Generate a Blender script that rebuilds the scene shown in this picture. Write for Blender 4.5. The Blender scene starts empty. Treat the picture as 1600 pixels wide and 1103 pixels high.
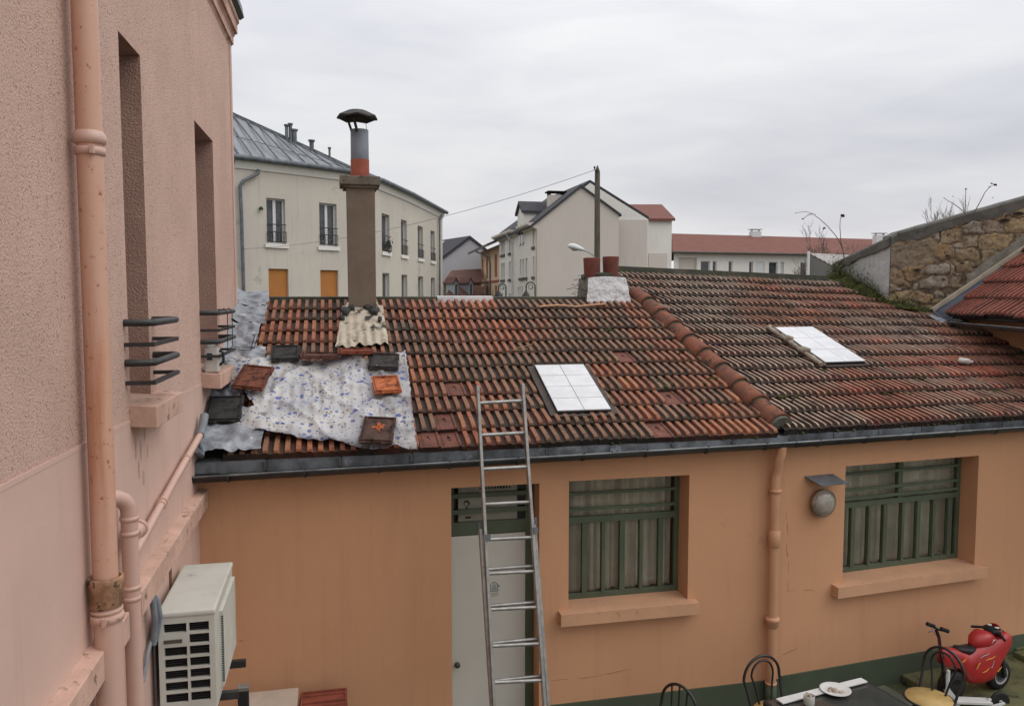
import bpy, bmesh, math, random
from mathutils import Vector, Matrix, noise
random.seed(7)
R_ = math.radians
V = Vector
scene = bpy.context.scene
COL = scene.collection

# ------------------------------------------------------------------ camera
YAW, PITCH, FPX = R_(12.6), math.atan(89.5/1250), 1250.0
CAM = V((0, 0, 4.1))
cd = bpy.data.cameras.new('camera'); cam = bpy.data.objects.new('camera', cd); COL.objects.link(cam)
cam.location = CAM; cam.rotation_euler = (math.pi/2-PITCH, 0, -YAW)
cd.sensor_width = 36; cd.lens = 36*FPX/1600; cd.clip_start = .1; cd.clip_end = 2000
scene.camera = cam
# ------------------------------------------------------------------ exposure
scene.view_settings.view_transform = 'Standard'; scene.view_settings.look = 'None'
scene.view_settings.exposure = 0.16; scene.view_settings.gamma = 1
# ------------------------------------------------------------------ sky (overcast)
SUN_EL, SUN_AZ = R_(48), R_(112)      # azimuth clockwise from +Y
w = bpy.data.worlds.new('World'); scene.world = w; w.use_nodes = True
nt = w.node_tree; nt.nodes.clear()
def N(t, nt_=None, **k):
    n = (nt_ or nt).nodes.new(t)
    for a, b in k.items(): setattr(n, a, b)
    return n
out = N('ShaderNodeOutputWorld'); bg = N('ShaderNodeBackground'); bg.inputs['Strength'].default_value = .1
sky = N('ShaderNodeTexSky', sky_type='NISHITA', sun_disc=False, sun_elevation=SUN_EL, sun_rotation=SUN_AZ)
tc = N('ShaderNodeTexCoord')
sep = N('ShaderNodeSeparateXYZ'); nt.links.new(tc.outputs['Generated'], sep.inputs[0])
mp = N('ShaderNodeMapping'); mp.inputs['Scale'].default_value = (1.5, 1.5, 6.0); nt.links.new(tc.outputs['Generated'], mp.inputs[0])
nz = N('ShaderNodeTexNoise'); nz.inputs['Scale'].default_value = 1.7; nz.inputs['Detail'].default_value = 4; nz.inputs['Roughness'].default_value = .45
nz.inputs['Distortion'].default_value = .35; nt.links.new(mp.outputs[0], nz.inputs['Vector'])
mp3 = N('ShaderNodeMapping'); mp3.inputs['Scale'].default_value = (2.6, 2.6, 13); nt.links.new(tc.outputs['Generated'], mp3.inputs[0])
nz3 = N('ShaderNodeTexNoise'); nz3.inputs['Scale'].default_value = 1.6; nz3.inputs['Detail'].default_value = 7; nz3.inputs['Roughness'].default_value = .55; nz3.inputs['Distortion'].default_value = .6; nt.links.new(mp3.outputs[0], nz3.inputs['Vector'])
nmx = N('ShaderNodeMath', operation='MULTIPLY_ADD'); nmx.inputs[1].default_value = .24; nt.links.new(nz3.outputs['Fac'], nmx.inputs[0])
nm2 = N('ShaderNodeMath', operation='MULTIPLY_ADD'); nm2.inputs[1].default_value = .76; nm2.inputs[2].default_value = 0; nt.links.new(nz.outputs['Fac'], nm2.inputs[0]); nt.links.new(nm2.outputs[0], nmx.inputs[2])
cr = N('ShaderNodeValToRGB'); nt.links.new(nmx.outputs[0], cr.inputs[0])
e = cr.color_ramp.elements
e[0].position = .30; e[0].color = (.465, .47, .515, 1); e[1].position = .70; e[1].color = (.70, .695, .685, 1)
m_ = e.new(.5); m_.color = (.585, .588, .612, 1)
# overcast dome grows brighter towards the zenith
rz = N('ShaderNodeMapRange'); rz.inputs[1].default_value = .12; rz.inputs[2].default_value = 1.0
rz.inputs[3].default_value = 10.9; rz.inputs[4].default_value = 23; nt.links.new(sep.outputs['Z'], rz.inputs[0])
vm = N('ShaderNodeVectorMath', operation='SCALE'); nt.links.new(cr.outputs[0], vm.inputs[0]); nt.links.new(rz.outputs[0], vm.inputs['Scale'])
# slightly warmer, lighter band low down
wr = N('ShaderNodeMapRange'); wr.inputs[1].default_value = -.02; wr.inputs[2].default_value = .22; wr.inputs[3].default_value = 1; wr.inputs[4].default_value = 0
nt.links.new(sep.outputs['Z'], wr.inputs[0])
mw = N('ShaderNodeMix', data_type='RGBA', blend_type='MULTIPLY', clamp_result=False); nt.links.new(wr.outputs[0], mw.inputs['Factor'])
nt.links.new(vm.outputs[0], mw.inputs['A']); mw.inputs['B'].default_value = (1.17, 1.14, 1.11, 1)
mx = N('ShaderNodeMix', data_type='RGBA'); mx.inputs['Factor'].default_value = .94
nt.links.new(sky.outputs[0], mx.inputs['A']); nt.links.new(mw.outputs['Result'], mx.inputs['B'])
nt.links.new(mx.outputs['Result'], bg.inputs['Color']); nt.links.new(bg.outputs[0], out.inputs[0])
# ------------------------------------------------------------------ sun behind thick cloud
ld = bpy.data.lights.new('sun', 'SUN'); ld.energy = .95; ld.angle = R_(50); ld.color = (1, .96, .91)
sun = bpy.data.objects.new('sun', ld); COL.objects.link(sun); sun.location = (0, -10, 30)
sd = V((math.sin(SUN_AZ)*math.cos(SUN_EL), math.cos(SUN_AZ)*math.cos(SUN_EL), math.sin(SUN_EL)))
sun.rotation_euler = sd.to_track_quat('Z', 'Y').to_euler()

# ------------------------------------------------------------------ measuring helpers: sight line of a photo point met with a real plane
cF = V((math.sin(YAW)*math.cos(PITCH), math.cos(YAW)*math.cos(PITCH), -math.sin(PITCH)))
cR = V((math.cos(YAW), -math.sin(YAW), 0)); cU = cR.cross(cF)
def ray(x, y): return cF + cR*((x-800)/FPX) + cU*((551.5-y)/FPX)
def pl(x, y, P, n):
    r = ray(x, y); n = V(n); return CAM + r*(((V(P)-CAM).dot(n))/r.dot(n))
def zp(x, y, z): return pl(x, y, (0, 0, z), (0, 0, 1))
def dp(x, y, d): return CAM + ray(x, y)*d

# ------------------------------------------------------------------ mesh builder
def worldloc(o):
    L = V((0, 0, 0))
    while o: L += o.location; o = o.parent
    return L
class MB:
    def __init__(s): s.v = []; s.f = []; s.m = []; s.c = []; s.cur = 0; s.col = (1, 1, 1, 1); s.sm = []; s.smooth = False
    def add(s, vs, fs):
        b = len(s.v); s.v += [V(p) for p in vs]
        for f in fs: s.f.append([b+i for i in f]); s.m.append(s.cur); s.c.append(s.col); s.sm.append(s.smooth)
    def quad(s, *p): s.add(p, [list(range(len(p)))])
    def box(s, a, b):
        x0, y0, z0 = a; x1, y1, z1 = b
        s.hexa([(x0,y0,z0),(x1,y0,z0),(x1,y1,z0),(x0,y1,z0),(x0,y0,z1),(x1,y0,z1),(x1,y1,z1),(x0,y1,z1)])
    def hexa(s, p): s.add(p, [(0,3,2,1),(4,5,6,7),(0,1,5,4),(1,2,6,5),(2,3,7,6),(3,0,4,7)])
    def obox(s, c, ex, ey, ez):
        c = V(c); ex = V(ex)/2; ey = V(ey)/2; ez = V(ez)/2
        s.hexa([c-ex-ey-ez, c+ex-ey-ez, c+ex+ey-ez, c-ex+ey-ez, c-ex-ey+ez, c+ex-ey+ez, c+ex+ey+ez, c-ex+ey+ez])
    def beam(s, a, b, w, h, up=(0,0,1)):
        a = V(a); b = V(b); d = (b-a); L = d.length; d.normalize(); u = V(up); r = d.cross(u)
        if r.length < 1e-4: r = V((1,0,0))
        r.normalize(); u = r.cross(d)
        s.obox((a+b)/2, d*L, r*w, u*h)
    def prism(s, poly, ext):
        poly = [V(p) for p in poly]; ext = V(ext); n = len(poly)
        s.add(poly+[p+ext for p in poly], [list(range(n-1,-1,-1)), list(range(n,2*n))]+[(i,(i+1)%n,n+(i+1)%n,n+i) for i in range(n)])
    def tube(s, pts, r, n=8, cap=True, closed=False):
        pts = [V(p) for p in pts]; k = len(pts); rs = r if isinstance(r, (list, tuple)) else [r]*k
        vs = []; prev = None
        for i, p in enumerate(pts):
            if closed: d = pts[(i+1)%k]-pts[i-1]
            else: d = pts[min(i+1,k-1)]-pts[max(i-1,0)]
            if d.length < 1e-9: d = V((0,0,1))
            d.normalize()
            if prev is None: u = d.orthogonal().normalized()
            else:
                u = prev-d*prev.dot(d)
                if u.length < 1e-5: u = d.orthogonal()
                u.normalize()
            prev = u; q = d.cross(u)
            for j in range(n):
                t = 2*math.pi*j/n; vs.append(p+(u*math.cos(t)+q*math.sin(t))*rs[i])
        fs = []
        for i in range(k if closed else k-1):
            for j in range(n):
                a = i*n+j; b = i*n+(j+1)%n; c = ((i+1)%k)*n+(j+1)%n; d = ((i+1)%k)*n+j
                fs.append((a, b, c, d))
        o = s.smooth; s.smooth = True; s.add(vs, fs)
        s.smooth = False
        if cap and not closed:
            s.add(vs[:n], [list(range(n-1,-1,-1))]); s.add(vs[-n:], [list(range(n))])
        s.smooth = o
    def lathe(s, prof, c, n=24, axis=(0,0,1)):
        c = V(c); q = V((0,0,1)).rotation_difference(V(axis)); vs = []
        for r, z in prof:
            for j in range(n):
                t = 2*math.pi*j/n; vs.append(c + q @ V((r*math.cos(t), r*math.sin(t), z)))
        fs = []
        for i in range(len(prof)-1):
            for j in range(n): fs.append((i*n+j, i*n+(j+1)%n, (i+1)*n+(j+1)%n, (i+1)*n+j))
        o = s.smooth; s.smooth = True; s.add(vs, fs); s.smooth = o
        for k2, rev in ((0, True), (len(prof)-1, False)):
            if prof[k2][0] > 1e-4:
                L = vs[k2*n:(k2+1)*n]
                if rev: L = L[::-1]
                s.add(L, [list(range(n))])
    def build(s, name, mats, parent=None, bevel=0, **props):
        me = bpy.data.meshes.new(name)
        L = worldloc(parent)
        me.from_pydata([tuple(p-L) for p in s.v], [], s.f)
        if not isinstance(mats, (list, tuple)): mats = [mats]
        for m in mats: me.materials.append(m)
        for p, mi, sm in zip(me.polygons, s.m, s.sm): p.material_index = mi; p.use_smooth = sm
        ca = me.color_attributes.new('tint', 'FLOAT_COLOR', 'CORNER')
        for p, c in zip(me.polygons, s.c):
            for li in p.loop_indices: ca.data[li].color = c
        o = bpy.data.objects.new(name, me); COL.objects.link(o); o.parent = parent
        if bevel:
            b = o.modifiers.new('bevel', 'BEVEL'); b.width = bevel; b.segments = 2; b.limit_method = 'ANGLE'; b.angle_limit = R_(40)
        for k, v in props.items(): o[k] = v
        return o
def thing(name, label, cat, loc, group=None):
    o = bpy.data.objects.new(name, None); COL.objects.link(o); o.location = V(loc); o.empty_display_size = .2
    o['label'] = label; o['category'] = cat
    if 'kind' not in o: o['kind'] = 'thing'
    if group: o['group'] = group
    return o
def tag(o, label, cat, group=None):
    o['label'] = label; o['category'] = cat
    if 'kind' not in o: o['kind'] = 'thing'
    if group: o['group'] = group
    return o
def copy_tree(o, parent=None):
    c = o.copy(); COL.objects.link(c); c.parent = parent
    for ch in [x for x in o.children]: copy_tree(ch, c)
    return c
def wall_holes(mb, P0, P1, z0, z1, holes, depth, ztop=None, inner=True):
    """vertical wall P0->P1 seen from its right-hand side; holes (s0,s1,z0,z1) get reveals going inwards by depth"""
    P0 = V((P0[0], P0[1], 0)); P1 = V((P1[0], P1[1], 0)); d = (P1-P0); L = d.length; d.normalize()
    inn = V((-d.y, d.x, 0))
    ss = sorted(set([0, L]+[h[0] for h in holes]+[h[1] for h in holes])); zs = sorted(set([z0, z1]+[h[2] for h in holes]+[h[3] for h in holes]))
    P = lambda s_, z_, o=0: P0+d*s_+inn*o+V((0,0,z_))
    for i in range(len(ss)-1):
        for j in range(len(zs)-1):
            a, b, c, e_ = ss[i], ss[i+1], zs[j], zs[j+1]; m = ((a+b)/2, (c+e_)/2)
            if any(h[0] < m[0] < h[1] and h[2] < m[1] < h[3] for h in holes): continue
            mb.quad(P(a,c), P(b,c), P(b,e_), P(a,e_))
    for s0, s1, a, b in holes:
        mb.quad(P(s0,a), P(s0,a,depth), P(s0,b,depth), P(s0,b)); mb.quad(P(s1,a), P(s1,b), P(s1,b,depth), P(s1,a,depth))
        mb.quad(P(s0,b), P(s0,b,depth), P(s1,b,depth), P(s1,b)); mb.quad(P(s0,a), P(s1,a), P(s1,a,depth), P(s0,a,depth))
    return P

# ------------------------------------------------------------------ materials
MATS = {}
def mat(name, c1, c2=None, scale=3, c3=None, s3=8, t3=.62, rough=.85, bump=0, bs=60, metal=0, streak=0, tint=False, spec=.3, stretch=None, bd=.01, dirt=None):
    m = bpy.data.materials.new(name); m.use_nodes = True; t = m.node_tree; b = t.nodes['Principled BSDF']; L = t.links.new
    b.inputs['Roughness'].default_value = rough; b.inputs['Metallic'].default_value = metal; b.inputs['Specular IOR Level'].default_value = spec
    tc = N('ShaderNodeTexCoord', t); vec = tc.outputs['Object']
    if stretch:
        mp = N('ShaderNodeMapping', t); mp.inputs['Scale'].default_value = stretch; L(vec, mp.inputs[0]); vs = mp.outputs[0]
    else: vs = vec
    def noi(s_, d=5, v=vs, r=.6):
        n = N('ShaderNodeTexNoise', t); n.inputs['Scale'].default_value = s_; n.inputs['Detail'].default_value = d; n.inputs['Roughness'].default_value = r; L(v, n.inputs['Vector']); return n.outputs['Fac']
    def ramp(v, a, b_):
        r = N('ShaderNodeMapRange', t); r.interpolation_type = 'SMOOTHSTEP'; r.inputs[1].default_value = a; r.inputs[2].default_value = b_; L(v, r.inputs[0]); return r.outputs[0]
    def mixc(f, A, B, mode='MIX'):
        x = N('ShaderNodeMix', t, data_type='RGBA', blend_type=mode)
        if isinstance(f, float): x.inputs['Factor'].default_value = f
        else: L(f, x.inputs['Factor'])
        for k, q in (('A', A), ('B', B)):
            if isinstance(q, tuple): x.inputs[k].default_value = (*q[:3], 1)
            else: L(q, x.inputs[k])
        return x.outputs['Result']
    col = c1
    if c2: col = mixc(ramp(noi(scale), .35, .65), c1, c2)
    if c3: col = mixc(ramp(noi(s3, 8, r=.7), t3, t3+.08), col, c3)
    if dirt:     # (colour, strength): rain streaks
        mp2 = N('ShaderNodeMapping', t); mp2.inputs['Scale'].default_value = (6, 6, .35); L(vec, mp2.inputs[0])
        f = ramp(noi(1.6, 6, mp2.outputs[0], .65), .5, .8); mu = N('ShaderNodeMath', t, operation='MULTIPLY'); L(f, mu.inputs[0]); mu.inputs[1].default_value = dirt[1]
        col = mixc(mu.outputs[0], col, dirt[0])
    if tint:
        at = N('ShaderNodeVertexColor', t); at.layer_name = 'tint'; col = mixc(1.0, col, at.outputs[0], 'MULTIPLY')
    if isinstance(col, tuple): b.inputs['Base Color'].default_value = (*col[:3], 1)
    else: L(col, b.inputs['Base Color'])
    if bump:
        bn = N('ShaderNodeBump', t); bn.inputs['Strength'].default_value = bump; bn.inputs['Distance'].default_value = bd
        L(noi(bs, 4, vec), bn.inputs['Height']); L(bn.outputs[0], b.inputs['Normal'])
    MATS[name] = m; m['b'] = 1
    return m
pink_rough = mat('pink_roughcast', (.64,.435,.355), (.57,.385,.31), 1.2, c3=(.30,.185,.14), s3=62, t3=.55, bump=.9, bs=95, bd=.012, dirt=((.44,.30,.245), .3))
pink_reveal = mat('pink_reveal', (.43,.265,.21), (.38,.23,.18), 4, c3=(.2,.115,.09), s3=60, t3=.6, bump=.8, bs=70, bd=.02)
pink_smooth = mat('pink_smooth_plaster', (.61,.42,.345), (.56,.385,.32), 1.0, c3=(.42,.29,.24), s3=2.5, t3=.66, bump=.15, bs=30, dirt=((.33,.22,.18), .35))
pink_trim = mat('pink_trim', (.60,.39,.31), (.47,.30,.23), 4, c3=(.22,.14,.1), s3=9, t3=.57, bump=.3, bs=40, rough=.8)
pipe_pink = mat('painted_pipe', (.58,.325,.225), (.60,.36,.265), 2, c3=(.27,.09,.042), s3=24, t3=.59, rough=.42, spec=.5, bump=.05, bs=20, dirt=((.45,.17,.075), 1.0))
pipe_plain = mat('painted_plastic_pipe', (.58,.38,.31), (.54,.35,.28), 2, rough=.4, spec=.5)
orange = mat('apricot_render', (.58,.312,.172), (.545,.29,.16), .9, c3=(.50,.265,.148), s3=2.4, t3=.63, bump=.35, bs=140, bd=.004, rough=.85, dirt=((.40,.21,.12), .32))
orange_pipe = mat('apricot_pipe', (.56,.30,.175), (.50,.27,.155), 3, rough=.5, spec=.4)
sillm = mat('apricot_sill', (.60,.34,.2), (.52,.3,.18), 3, c3=(.33,.2,.12), s3=9, t3=.62, bump=.1, bs=40)
green = mat('green_paint', (.088,.112,.070), (.072,.092,.057), 3, rough=.55, spec=.4)
green_band = mat('green_plinth_paint', (.078,.098,.062), (.064,.08,.052), 2, rough=.8, bump=.1, bs=40)
door_white = mat('white_door', (.57,.56,.50), (.53,.52,.46), 1, rough=.5)
black = mat('black_metal', (.015,.015,.016), rough=.4, spec=.5)
railing_m = mat('railing_paint', (.02,.021,.021), (.035,.034,.033), 9, rough=.5, spec=.5)
zinc = mat('zinc', (.16,.175,.19), (.10,.11,.12), 4, c3=(.32,.33,.35), s3=6, t3=.6, rough=.55, metal=.3, dirt=((.05,.055,.055), .5))
zinc_dark = mat('dark_zinc', (.022,.024,.024), (.04,.043,.043), 5, rough=.4, spec=.5)
lead = mat('lead_flashing', (.27,.29,.32), (.16,.175,.195), 6, c3=(.42,.45,.49), s3=7, t3=.56, rough=.36, bump=.45, bs=6, bd=.05, spec=.6)
ridge_m = mat('ridge_mortar', (.045,.045,.035), (.08,.075,.055), 6, c3=(.04,.06,.015), s3=10, t3=.55, bump=.6, bs=40, rough=.95)
white_peel = mat('peeling_white_paint', (.62,.62,.62), (.5,.5,.5), 5, c3=(.09,.08,.07), s3=9, t3=.57, bump=.5, bs=25, rough=.7)
white_patch = mat('white_painted_mortar', (.66,.66,.66), (.58,.58,.59), 5, c3=(.3,.29,.28), s3=12, t3=.6, bump=1, bs=9, bd=.05, rough=.75)
cream_patch = mat('cream_painted_tiles', (.50,.45,.36), (.40,.34,.26), 8, c3=(.045,.04,.035), s3=6, t3=.53, bump=.6, bs=30, rough=.8)
cement = mat('chimney_render', (.21,.165,.125), (.18,.14,.105), 3, c3=(.14,.11,.085), s3=30, t3=.6, bump=.5, bs=70, rough=.95)
cement_cap = mat('chimney_cap_concrete', (.20,.175,.14), (.13,.115,.09), 8, c3=(.06,.05,.04), s3=14, t3=.55, bump=.6, bs=50, rough=.95)
old_pot = mat('old_terracotta', (.17,.05,.035), (.12,.04,.03), 6, c3=(.06,.035,.028), s3=9, t3=.58, bump=.3, bs=40)
terracotta = mat('terracotta_pot', (.28,.075,.045), (.2,.055,.035), 6, c3=(.10,.05,.035), s3=10, t3=.6, bump=.3, bs=40)
tubem = mat('galvanised_tube', (.19,.205,.24), (.15,.165,.19), 6, rough=.65, metal=.1)
cowlm = mat('rusty_cowl', (.02,.019,.018), (.035,.028,.024), 9, rough=.6)
alum = mat('aluminium', (.40,.39,.37), (.30,.29,.27), 14, c3=(.16,.12,.09), s3=20, t3=.62, rough=.38, metal=.65)
ac_white = mat('ac_casing', (.56,.55,.49), (.50,.49,.43), 4, c3=(.32,.30,.25), s3=5, t3=.62, rough=.45)
darkin = mat('dark_inside', (.008,.008,.008), rough=.9)
greyduct = mat('grey_duct', (.22,.24,.26), (.16,.17,.19), 8, rough=.55)
loose_m = mat('loose_tile_clay', (1,1,1), (.62,.6,.58), 14, c3=(.16,.13,.12), s3=16, t3=.56, tint=True, bump=.5, bs=40, rough=.85)
hipm = mat('hip_tile_clay', (.23,.08,.045), (.14,.062,.04), 5, c3=(.045,.04,.028), s3=7, t3=.54, bump=.6, bs=40, rough=.9)
moss_m = mat('moss', (.032,.042,.010), (.06,.062,.015), 14, c3=(.015,.018,.006), s3=25, t3=.55, bump=.8, bs=90, rough=1)
leaf_m = mat('leaf_green', (.035,.05,.015), (.06,.068,.02), 9, tint=True, rough=.7)
twig_m = mat('twig_bark', (.10,.075,.055), (.14,.11,.09), 9, rough=.95)
asphalt = mat('courtyard_concrete', (.11,.105,.085), (.07,.075,.045), 1.6, c3=(.05,.07,.02), s3=3, t3=.55, bump=.4, bs=30, rough=.95)
wood_grey = mat('weathered_wood', (.11,.095,.075), (.07,.06,.045), 3, stretch=(9,9,.6), c3=(.035,.03,.025), s3=6, t3=.58, bump=.6, bs=20, rough=.9)
curtain = mat('curtain_cloth', (.74,.70,.62), (.58,.55,.48), 3, rough=.95)
glass_white = mat('white_painted_glass', (.66,.67,.68), (.58,.59,.60), 6, c3=(.5,.5,.49), s3=9, t3=.66, rough=.35, spec=.5)
redplast = mat('red_plastic', (.42,.02,.02), (.34,.016,.018), 5, rough=.42, spec=.6)
blackplast = mat('black_plastic', (.018,.018,.018), rough=.5)
greyplast = mat('grey_rim', (.35,.36,.37), rough=.4)
whitem = mat('white_enamel', (.62,.62,.6), (.55,.55,.53), 6, rough=.4)
seatm = mat('yellow_seat', (.50,.35,.14), (.42,.28,.1), 6, c3=(.2,.13,.06), s3=14, t3=.64, rough=.6)
tabletop_m = mat('dark_glass_top', (.035,.037,.035), (.05,.05,.045), 4, rough=.18, spec=.6)
paper = mat('paper', (.5,.49,.46), (.45,.44,.42), 9, rough=.9)
ink = mat('dark_ink', (.02,.022,.03), rough=.8)
inkblue = mat('blue_ink', (.03,.06,.14), rough=.8)
inkgrey = mat('grey_ink', (.16,.19,.19), rough=.8)
crackm = mat('crack', (.33,.185,.115), rough=1)

def glass_mat(name, tint=(.8,.85,.83), refl=.06):
    m = bpy.data.materials.new(name); m.use_nodes = True; t = m.node_tree; t.nodes.clear()
    o = N('ShaderNodeOutputMaterial', t); a = N('ShaderNodeBsdfTransparent', t); a.inputs[0].default_value = (*tint, 1)
    g = N('ShaderNodeBsdfGlossy', t); g.inputs['Roughness'].default_value = .04; g.inputs['Color'].default_value = (.9,.95,1,1)
    fr = N('ShaderNodeFresnel', t); fr.inputs[0].default_value = 1.5
    ad = N('ShaderNodeMath', t, operation='ADD'); ad.inputs[1].default_value = refl; t.links.new(fr.outputs[0], ad.inputs[0])
    x = N('ShaderNodeMixShader', t); t.links.new(ad.outputs[0], x.inputs[0]); t.links.new(a.outputs[0], x.inputs[1]); t.links.new(g.outputs[0], x.inputs[2])
    t.links.new(x.outputs[0], o.inputs[0]); return m
glass = glass_mat('window_glass', (.92,.89,.82), .02)
farglass = mat('far_window_glass', (.035,.04,.045), (.07,.075,.08), 3, rough=.15, spec=.6)

def tile_mat(name, ribc, ribamt, lich=.5, ch=.45, ribc2=None):
    ribc2 = ribc2 or ribc
    """clay roof tile: tint = per tile colour, alpha = 1 on the rib tops, where wear and lichen sit"""
    m = bpy.data.materials.new(name); m.use_nodes = True; t = m.node_tree; b = t.nodes['Principled BSDF']; L = t.links.new
    b.inputs['Roughness'].default_value = .8; b.inputs['Specular IOR Level'].default_value = .35
    at = N('ShaderNodeVertexColor', t); at.layer_name = 'tint'
    tc = N('ShaderNodeTexCoord', t)
    def noi(s_, d=6, r=.65):
        n = N('ShaderNodeTexNoise', t); n.inputs['Scale'].default_value = s_; n.inputs['Detail'].default_value = d; n.inputs['Roughness'].default_value = r; L(tc.outputs['Object'], n.inputs['Vector']); return n.outputs['Fac']
    def rp(v, a, b_, lo=0, hi=1):
        r = N('ShaderNodeMapRange', t); r.inputs[1].default_value = a; r.inputs[2].default_value = b_; r.inputs[3].default_value = lo; r.inputs[4].default_value = hi; L(v, r.inputs[0]); return r.outputs[0]
    def mul(a, b_):
        x = N('ShaderNodeMath', t, operation='MULTIPLY')
        for i, q in enumerate((a, b_)):
            if isinstance(q, (int, float)): x.inputs[i].default_value = q
            else: L(q, x.inputs[i])
        return x.outputs[0]
    def mix(f, A, B):
        x = N('ShaderNodeMix', t, data_type='RGBA'); L(f, x.inputs['Factor'])
        for k, q in (('A', A), ('B', B)):
            if isinstance(q, tuple): x.inputs[k].default_value = (*q, 1)
            else: L(q, x.inputs[k])
        return x.outputs['Result']
    sc = N('ShaderNodeVectorMath', t, operation='SCALE'); L(at.outputs[0], sc.inputs[0]); L(rp(noi(9), .3, .7, .6, 1.25), sc.inputs['Scale'])
    col = sc.outputs[0]
    col = mix(mul(rp(noi(26), .52, .66), .75), col, (.045, .036, .03))                # dark algae
    wear = mul(rp(at.outputs['Alpha'], .55, .9), mul(rp(noi(4.5), .30, .52), ribamt))
    col = mix(wear, col, mix(rp(noi(.55, 3), .42, .58), ribc, ribc2))                                                       # worn pale rib crowns
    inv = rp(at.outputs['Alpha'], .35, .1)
    col = mix(mul(inv, rp(noi(5), .32, .62, ch, .96)), col, (.030, .022, .017))       # dirt and painted-in shade in the channels
    col = mix(mul(rp(noi(42, 3), .68, .74), lich), col, (.34, .33, .26))               # lichen spots
    col = mix(mul(rp(noi(7, 7), .62, .7), .7), col, (.05, .06, .014))                 # moss film
    L(col, b.inputs['Base Color'])
    bn = N('ShaderNodeBump', t); bn.inputs['Strength'].default_value = .5; bn.inputs['Distance'].default_value = .01; L(noi(70, 4), bn.inputs['Height']); L(bn.outputs[0], b.inputs['Normal'])
    return m
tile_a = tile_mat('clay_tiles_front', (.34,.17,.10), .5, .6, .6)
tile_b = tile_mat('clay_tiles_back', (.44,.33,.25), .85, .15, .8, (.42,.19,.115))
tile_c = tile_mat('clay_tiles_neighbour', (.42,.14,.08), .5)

# ================================================================== SETTING
g = MB(); g.quad((-600,-600,0), (600,-600,0), (600,900,0), (-600,900,0)); g.build('ground', asphalt, None, kind='structure')

# ================================================================== PINK HOUSE (left)
KX = .018675
def wx(y, off=0): return -1.126+(y-7)*KX+off
ph = thing('pink_house', 'tall pink roughcast house with deep slit windows along the left side', 'house', (wx(6), 6, 0))
Y0, Y1 = -3.0, 9.63
dirL = V((KX, 1, 0)).normalized()
def sL(y): return (y-Y0)/dirL.y
zs = 3.2
P0, P1 = (wx(Y0), Y0), (wx(Y1), Y1)
# seen side is to the right of the direction of travel
mb = MB(); holes = [(sL(5.02), sL(5.51), 3.46, 5.595), (sL(7.31), sL(8.24), 3.44, 5.578)]
wall_holes(mb, P0, P1, zs, 8.6, holes, .24)
for i in range(len(mb.f)):                     # reveals get their own, darker render
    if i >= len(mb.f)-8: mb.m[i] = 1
e0 = V((P1[0], P1[1], 0)); mb.quad(e0+V((0,0,0)), e0+V((-4,0,0)), e0+V((-4,0,8.6)), e0+V((0,0,8.6)))
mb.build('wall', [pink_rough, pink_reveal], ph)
mb = MB(); q0 = V((wx(Y0)-.012, Y0, 0)); q1 = V((wx(Y1)-.012, Y1, 0))
q0.x += .016; q1.x += .016; mb.prism([q0, q1, q1+V((0,0,3.292)), q0+V((0,0,3.492))], (-.1, 0, 0))
mb.build('plinth', pink_smooth, ph)
mb = MB(); mb.prism([V((wx(-3)+.0065,-3,3.508)), V((wx(Y1)+.0065,Y1,3.308)), V((wx(Y1)+.0065,Y1,3.286)), V((wx(-3)+.0065,-3,3.486))], (-.03,0,0)); mb.build('plaster_edge', pink_smooth, ph)
mb = MB(); mb.prism([(wx(9.52)+.012,9.52,zs),(wx(Y1)+.012,Y1+.012,zs),(wx(Y1)+.012,Y1+.012,6.9),(wx(9.52)+.012,9.52,6.9)], (-.04,0,0)); mb.build('corner_strip', pink_smooth, ph)
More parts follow.
